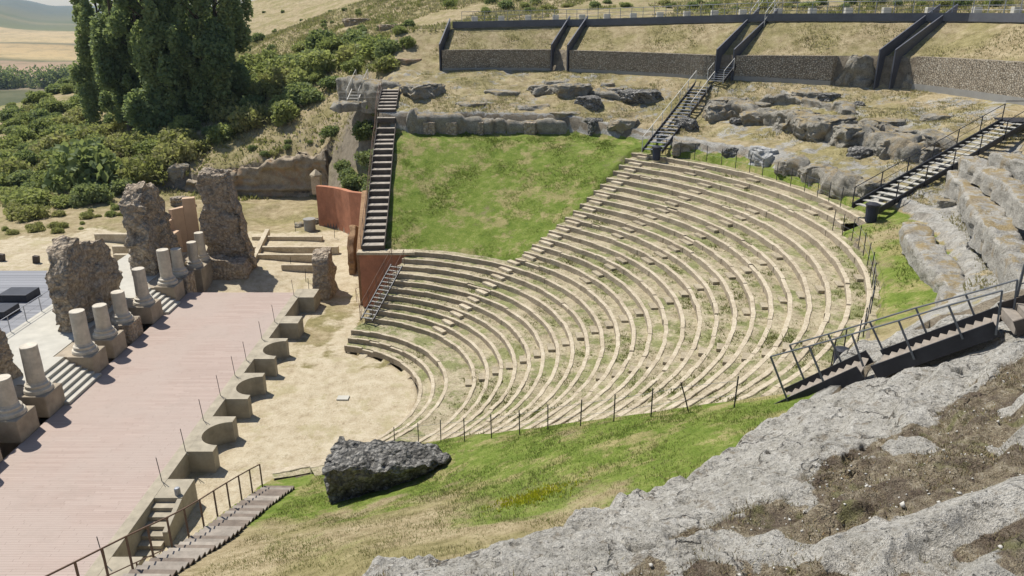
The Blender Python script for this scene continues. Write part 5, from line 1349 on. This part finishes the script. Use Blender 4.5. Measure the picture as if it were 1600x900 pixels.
# bins
for (px, py, z, lab) in ((1026, 239, 10.6, 'small dark blue bin at the foot of the central metal stairs'), (1362, 334, 10.75, 'dark blue bin at the foot of the right metal stairs'), (1310, 584, 9.9, 'dark blue bin below the railing of the near stairs')):
    x, y = un(px, py, z); r = empty('litter_bin', (x, y, gz(x, y))); tag(r, lab, 'bin', 'dark blue litter bins')
    r.scale = (1.12,) * 3 if px != 1310 else (.8,) * 3
    m = MB(); m.lathe([(.25, 0), (.27, .05), (.31, .80), (.33, .82)], 14); m.build('body', M['bin'], r, smooth=False)
    m = MB(); m.lathe([(.34, .822), (.36, .85), (.35, .93), (.2, .99), (0, 1.0)], 14); m.build('lid', M['steel'], r)

# ------------------------------------------------------------------ stake fences
def stake_fence(px_list, lab, grp, h=1.1, wire=True, lean=None):
    tops = []
    for k, (px, py) in enumerate(px_list):
        x, y, z = ground(px, py); m = MB(); g = random.Random(int(px)); lx = (lean or {}).get(k, g.uniform(-.03, .03))
        m.tube([(0, 0, -.1), (lx * .5, 0, h * .5), (lx, 0, h)], .024, 6); o = m.build('fence_post', M['steel']); o.location = (x, y, z)
        tag(o, lab % (ORD[k + 1] if k + 1 < len(ORD) else 'last'), 'fence post', grp); tops.append((x + lx * .8, y, z + h * .85))
    if wire:
        m = MB(); m.tube(tops, .006, 4); m.tube([(p[0], p[1], p[2] - h * .45) for p in tops], .006, 4); o = m.build('fence_wire', M['steel_galv']); tag(o, 'thin wire strung between the ' + grp, 'wire')
stake_fence([(617, 700), (654, 694), (689, 691), (726, 690), (768, 685), (812, 680), (856, 672), (907, 666), (959, 659), (1017, 652), (1077, 644), (1147, 637)], 'thin dark fence stake at the near end of the rows, %s from the toppled block', 'stakes along the near end of the rows', 1.15, lean={10: -.38})
stake_fence([(1040, 240), (1063, 243), (1085, 248), (1104, 251), (1127, 256), (1149, 262), (1171, 268), (1191, 274), (1213, 280), (1235, 289), (1257, 297), (1277, 306), (1295, 313), (1313, 322)], 'thin fence stake on the grass ring above the rows, %s from the left', 'stakes on the grass ring above the rows', 1.15)
stake_fence([(1301, 358), (1316, 366), (1331, 374), (1341, 385), (1349, 397), (1355, 414), (1360, 430), (1362, 448), (1363, 468), (1360, 487), (1354, 505), (1349, 524), (1338, 545), (1316, 562), (1298, 575)], 'thin fence stake along the right end of the rows, %s from the top', 'stakes along the right end of the rows', 1.15)
stake_fence([(462, 362), (523, 372), (455, 420), (478, 440), (483, 455)], 'thin stake standing in the sandy yard, %s from the far end', 'stakes in the sandy yard', 1.1, wire=False)
# near-end kerb stones of the lowest rows, and the slab in the orchestra
x, y = un(536, 622, 0.03); m = MB(); m.box(-.34, .34, -.25, .25, -.05, .06); o = m.build('stone_slab', M['pale_concrete'], bevel=.01); o.location = (x, y, .02); tag(o, 'small pale stone slab flat on the sand of the orchestra', 'slab')
for k, (y0, y1) in enumerate(((78.9, 79.0),)): pass
for k, (px, py) in enumerate([(3, 408), (57, 411), (27, 452 - 50)][:2]):
    x, y, z = ground(px, py); m = MB(); m.box(-.22, .22, -.18, .18, -.1, .62); o = m.build('stump', M['wood_dark'], bevel=.03); o.location = (x, y, z); o.rotation_euler.y = .15; tag(o, 'short dark wooden stump in the sand at the left, %s one' % ['left', 'right'][k], 'stump')
# ------------------------------------------------------------------ VEGETATION
def shrub_mesh(seed, mat, n=1500, size=.085, flat=.8):
    g = np.random.default_rng(seed); L = [(0, 0, .45, .62, .62, .48)]
    for k in range(7):
        a = g.uniform(0, 6.28); d = g.uniform(.25, .62); s_ = g.uniform(.28, .46); L.append((d * math.cos(a), d * math.sin(a), g.uniform(.25, .75) * flat, s_, s_, s_ * g.uniform(.7, 1.1)))
    P = blob_points(n, L, seed, .45); P = P[P[:, 2] > -.05]
    V, F = leaf_quads(P, size, seed, .3)
    me_o = mesh_obj('shrub', V, F, mat); me = me_o.data; bpy.data.objects.remove(me_o); return me
SH = [shrub_mesh(1, M['leaf_shrub']), shrub_mesh(2, M['leaf_shrub'], 1700, .075), shrub_mesh(3, M['leaf_dark']), shrub_mesh(4, M['leaf_yellow']), shrub_mesh(5, M['leaf_shrub'], 1300, .09), shrub_mesh(6, M['leaf_dark'], 1500), shrub_mesh(7, M['leaf_yellow'], 1200)]
STEM = MB(); STEM.tube([(0, 0, -.3), (.03, 0, .2), (.1, .05, .6)], [.05, .04, .015], 5); STEM.tube([(0, 0, -.1), (-.15, .1, .5)], [.04, .012], 5); STEM.tube([(0, 0, -.1), (.05, -.2, .5)], [.04, .012], 5)
_so = STEM.build('stem', M['bark']); STEM_ME = _so.data; bpy.data.objects.remove(_so)
def put_shrub(x, y, z, s_, k, label, group, zs=1.0, name='shrub'):
    o = bpy.data.objects.new(name, SH[k]); COL.objects.link(o); o.location = (x, y, z - .12 * s_); o.scale = (s_, s_, s_ * zs); o.rotation_euler.z = (x * 7.3 + y * 3.1) % 6.28
    tag(o, label, 'shrub', group)
    c = bpy.data.objects.new('stem', STEM_ME); COL.objects.link(c); c.parent = o
    return o
def inpoly(p, poly):
    x, y = p; c = False; j = len(poly) - 1
    for i in range(len(poly)):
        if (poly[i][1] > y) != (poly[j][1] > y) and x < (poly[j][0] - poly[i][0]) * (y - poly[i][1]) / (poly[j][1] - poly[i][1]) + poly[i][0]: c = not c
        j = i
    return c
# single, recognisable ones: px, py base, width px, variant, label
single = [(135, 292, 150, 2, 'large round dark green shrub in front of the poplars, left', 1.15), (503, 78, 62, 2, 'big dark green bush high on the dry hillside', 1.2), (566, 76, 44, 2, 'dark bush right of the big one on the dry hillside', 1.0), (640, 44, 26, 2, 'small bush near the brown outcrop, upper one', 1.2),
          (640, 72, 34, 0, 'green bush just left of the white railing', 1.0), (575, 214, 60, 5, 'dark green bush beside the upper wooden stairs', 1.0), (520, 214, 44, 2, 'dark bush left of the ivy above the quarry face', 1.0),
          (590, 176, 50, 5, 'dark green bush under the left ledge beside the stair head', .8), (405, 66, 26, 2, 'lone small bush near the top of the hillside', 1.3), (425, 78, 20, 2, 'small round bush on the bare hillside', 1.0),
          (30, 75, 0, 2, '', 1)]
occ = []
for px, py, w, k, lab, zs in single:
    if not w: continue
    if lab.startswith('ivy') or lab.startswith('glossy') : 
        x, y = un(px, py, 6.0); y = max(y, 72.5 + (px < 545) * 2); z = gz(x, y) - .2; w *= 1.15
    else: x, y, z = ground(px, py)
    s_ = w * depth_of(x, y, z) / FPX / 1.9; put_shrub(x, y, z, s_, k, lab, 'shrubs on the slope left of the theatre', zs); occ.append((x, y, s_))
for x, y, s_, lab in ((-15.4, 74.6, 1.9, 'glossy dark green ivy bush just above the red wall'), (-14.0, 76.6, 2.2, 'large ivy bush between the red wall and the wooden stairs'), (-16.6, 76.9, 1.7, 'ivy bush above the left part of the red wall'), (-13.7, 73.2, 1.7, 'ivy bush beside the middle of the wooden stairs'), (-17.6, 79.6, 1.4, 'small ivy bush highest above the stone post'), (-13.9, 80.0, 2.0, 'dark green bush filling the bank left of the stair head')):
    put_shrub(x, y, gz(x, y) + .1, s_, 5, lab, 'ivy bushes above the red wall', 1.1); occ.append((x, y, s_))
poly = [(0, 205), (60, 160), (135, 118), (400, 108), (455, 85), (560, 62), (628, 84), (612, 112), (540, 118), (510, 160), (470, 190), (400, 200), (330, 232), (290, 262), (225, 290), (150, 322), (60, 345), (0, 360)]
g = random.Random(11); cnt = 0; tries = 0
while cnt < 230 and tries < 3000:
    tries += 1; px, py = g.uniform(-15, 640), g.uniform(60, 365)
    if not inpoly((px, py), poly): continue
    x, y, z = ground(px, py)
    if y > 230 or z > 24: continue
    s_ = g.uniform(1.5, 3.6) * (1.0 if py > 150 else 1.15)
    if any((x - a) ** 2 + (y - b) ** 2 < (.47 * (s_ + c)) ** 2 for a, b, c in occ): continue
    occ.append((x, y, s_)); k = g.choice([0, 1, 4, 0, 1, 3, 3, 6, 2, 5])
    colr = {0: 'mid green', 1: 'fresh green', 4: 'mid green', 3: 'yellowish green', 6: 'olive yellow', 2: 'dark green', 5: 'deep green'}[k]
    size = 'small' if s_ < 2.1 else ('medium' if s_ < 2.9 else 'large')
    zone = ('at the left edge of the view' if px < 70 else 'round the large dark bush' if px < 215 and py > 200 else 'just below the poplars' if px < 390 and py > 175 else 'on the brow left of the poplars' if px < 170 else
            'under the right side of the poplars' if px < 420 else 'below the big dark hillside bush' if py < 135 else 'above the quarry face')
    lab = size + ' ' + colr + ' shrub ' + zone
    put_shrub(x, y, z, s_, k, lab, 'shrubs of the thicket ' + zone, g.uniform(.75, 1.15)); cnt += 1
# sparse scrub: hillside, edges, behind the walkway
for n, poly2, num, smin, smax, lab, ks in ((0, [(390, 20), (620, 10), (640, 60), (560, 62), (450, 90), (400, 105)], 26, .5, 1.3, 'small scattered bush on the dry golden hillside', [2, 5, 0]), (1, [(0, 350), (150, 322), (225, 292), (195, 340), (100, 372), (0, 392)], 22, .35, .9, 'low bush at the dry edge of the thicket near the sand', [4, 3, 6]),
                                 (2, [(0, 175), (130, 108), (135, 118), (60, 160), (0, 205)], 14, .8, 1.6, 'small bush on the brow above the far fields', [2, 0, 1]), (3, [(640, 0), (1600, 0), (1600, 12), (720, 22)], 46, .5, 1.7, 'low bush in the grass beyond the upper walkway', [2, 1, 5, 3]),
                                 (4, [(380, 232), (500, 200), (505, 225), (400, 250)], 8, .4, .8, 'small bush on the brow of the quarry face', [2, 3])):
    c = 0; t = 0
    while c < num and t < 800:
        t += 1; px, py = g.uniform(0, 1600), g.uniform(0, 400)
        if n == 3: py = g.uniform(1, 22)
        if n != 3 and t % 1 == 0: 
            xs_ = [p[0] for p in poly2]; ys_ = [p[1] for p in poly2]; px, py = g.uniform(min(xs_), max(xs_)), g.uniform(min(ys_), max(ys_))
        if not inpoly((px, py), poly2): continue
        x, y, z = ground(px, py)
        if y > 300: continue
        s_ = g.uniform(smin, smax) * (y / 110 if n in (3,) else 1)
        if any((x - a) ** 2 + (y - b) ** 2 < (.5 * (s_ + cc)) ** 2 for a, b, cc in occ): continue
        occ.append((x, y, s_)); put_shrub(x, y, z, s_, g.choice(ks), (('small ' if s_ < 1.4 else 'broad ') + lab.replace('low ', '') + (', left part' if px < 960 else ', middle part' if px < 1280 else ', right part') if n == 3 else lab), 'scattered bushes: ' + lab.split(' ', 2)[2], g.uniform(.7, 1.1)); c += 1

# poplars
def poplar(seed, h):
    g = np.random.default_rng(seed); L = []
    nst = 7
    for k in range(50):
        t = g.uniform(.05, 1) ; z = h * t; a = g.uniform(0, 6.28); spread = 4.0 * (1 - .55 * abs(t - .42) / .6) * g.uniform(.35, 1.25)
        s_ = g.uniform(.5, 1.5) * (1.15 - .45 * t); L.append((spread * math.cos(a), spread * math.sin(a), z, s_, s_, s_ * g.uniform(1.4, 2.4)))
    P = blob_points(27000, L, seed, .3); P = P[P[:, 2] > 1.2]
    V, F = leaf_quads(P, .24, seed)
    tr = MB(); tr.tube([(0, 0, -.8), (.1, .05, h * .25), (-.1, .1, h * .55), (.05, 0, h * .93)], [.42, .34, .2, .05], 9)
    for x, y, z, s_, _, _2 in L[:26]:
        z0 = max(z - 3.2, 1.2); tr.tube([(0, 0, z0), (x * .45, y * .45, (z0 + z) / 2 - .2), (x, y, z)], [.12, .08, .02], 5)
    return (V, F), tr
vars_ = [poplar(s, h) for s, h in ((31, 25), (32, 23), (33, 24))]
VM = []
for (V, F), tr in vars_:
    a = mesh_obj('crown', V, F, M['leaf_poplar']); b = tr.build('trunk', M['bark']); VM.append((a.data, b.data)); bpy.data.objects.remove(a); bpy.data.objects.remove(b)
pl = [(184, 200, 0, 1.05, 'leftmost poplar of the tall dark clump'), (205, 205, 1, 1.1, 'poplar second from the left in the tall dark clump'), (238, 196, 2, 1.05, 'poplar third from the left in the tall dark clump'), (268, 205, 0, 1.1, 'poplar in the middle of the tall dark clump'),
      (300, 192, 1, 1.05, 'poplar third from the right in the tall dark clump'), (330, 186, 2, 1.0, 'poplar second from the right in the tall dark clump'), (356, 172, 0, .95, 'rightmost poplar of the tall dark clump'), (222, 180, 1, 1.15, 'poplar behind the left of the dark clump'), (290, 172, 2, 1.15, 'poplar behind the right of the dark clump')]
for i, (px, py, v, s_, lab) in enumerate(pl):
    x, y, z = ground(px, py); o = empty('poplar_tree', (x, y, z), i * 1.3); o.scale = (s_ * 1.05, s_ * 1.05, s_ * .98); tag(o, lab, 'tree', 'poplars in the dark clump')
    for nm, me in (('crown', VM[v][0]), ('trunk', VM[v][1])):
        c = bpy.data.objects.new(nm, me); COL.objects.link(c); c.parent = o
# tree belt far down in the valley
def belt():
    g = np.random.default_rng(5); L = []
    for k in range(160):
        x = -560 + 260 * g.uniform(0, 1); y = 600 + g.uniform(-12, 12) + (x + 430) * .05; s_ = g.uniform(4, 7)
        z = float(valley_z(np.array([x]), np.array([y]))[0]); L.append((x, y, z + s_, s_, s_, s_ * 1.5))
    P = blob_points(26000, L, 3, .5); V, F = leaf_quads(P, 1.0, 3); tag(mesh_obj('tree_belt', V, F, M['leaf_dark']), 'dark belt of trees far down in the valley', 'woodland', kind='stuff')
belt()

# ------------------------------------------------------------------ AIR
hz, ht, hb = new_mat('thin_haze'); ht.nodes.remove(hb)
pv = ht.nodes.new('ShaderNodeVolumePrincipled'); pv.inputs['Color'].default_value = (.62, .78, 1.0, 1); pv.inputs['Density'].default_value = .00008; pv.inputs['Anisotropy'].default_value = .2
ht.links.new(pv.outputs[0], ht.nodes['Material Output'].inputs['Volume'])
m = MB(); m.box(-4300, 1000, -200, 5300, -130, 75); tag(m.build('haze', hz), kind='stuff')

# tell equal labels apart by their order from the left
bpy.context.view_layer.update()
_by = {}
for o in list(COL.objects):
    if o.parent is None and 'label' in o and o.get('category') == 'shrub': _by.setdefault(o['label'], []).append(o)
for lab_, L_ in _by.items():
    if 2 <= len(L_) <= 30 and len(lab_.split()) <= 12:
        L_.sort(key=lambda o: o.location.x / depth_of(o.location.x, o.location.y, o.location.z))
        for k_, o in enumerate(L_): o['label'] = lab_ + ', ' + ORD[k_ + 1] + ' from the left'
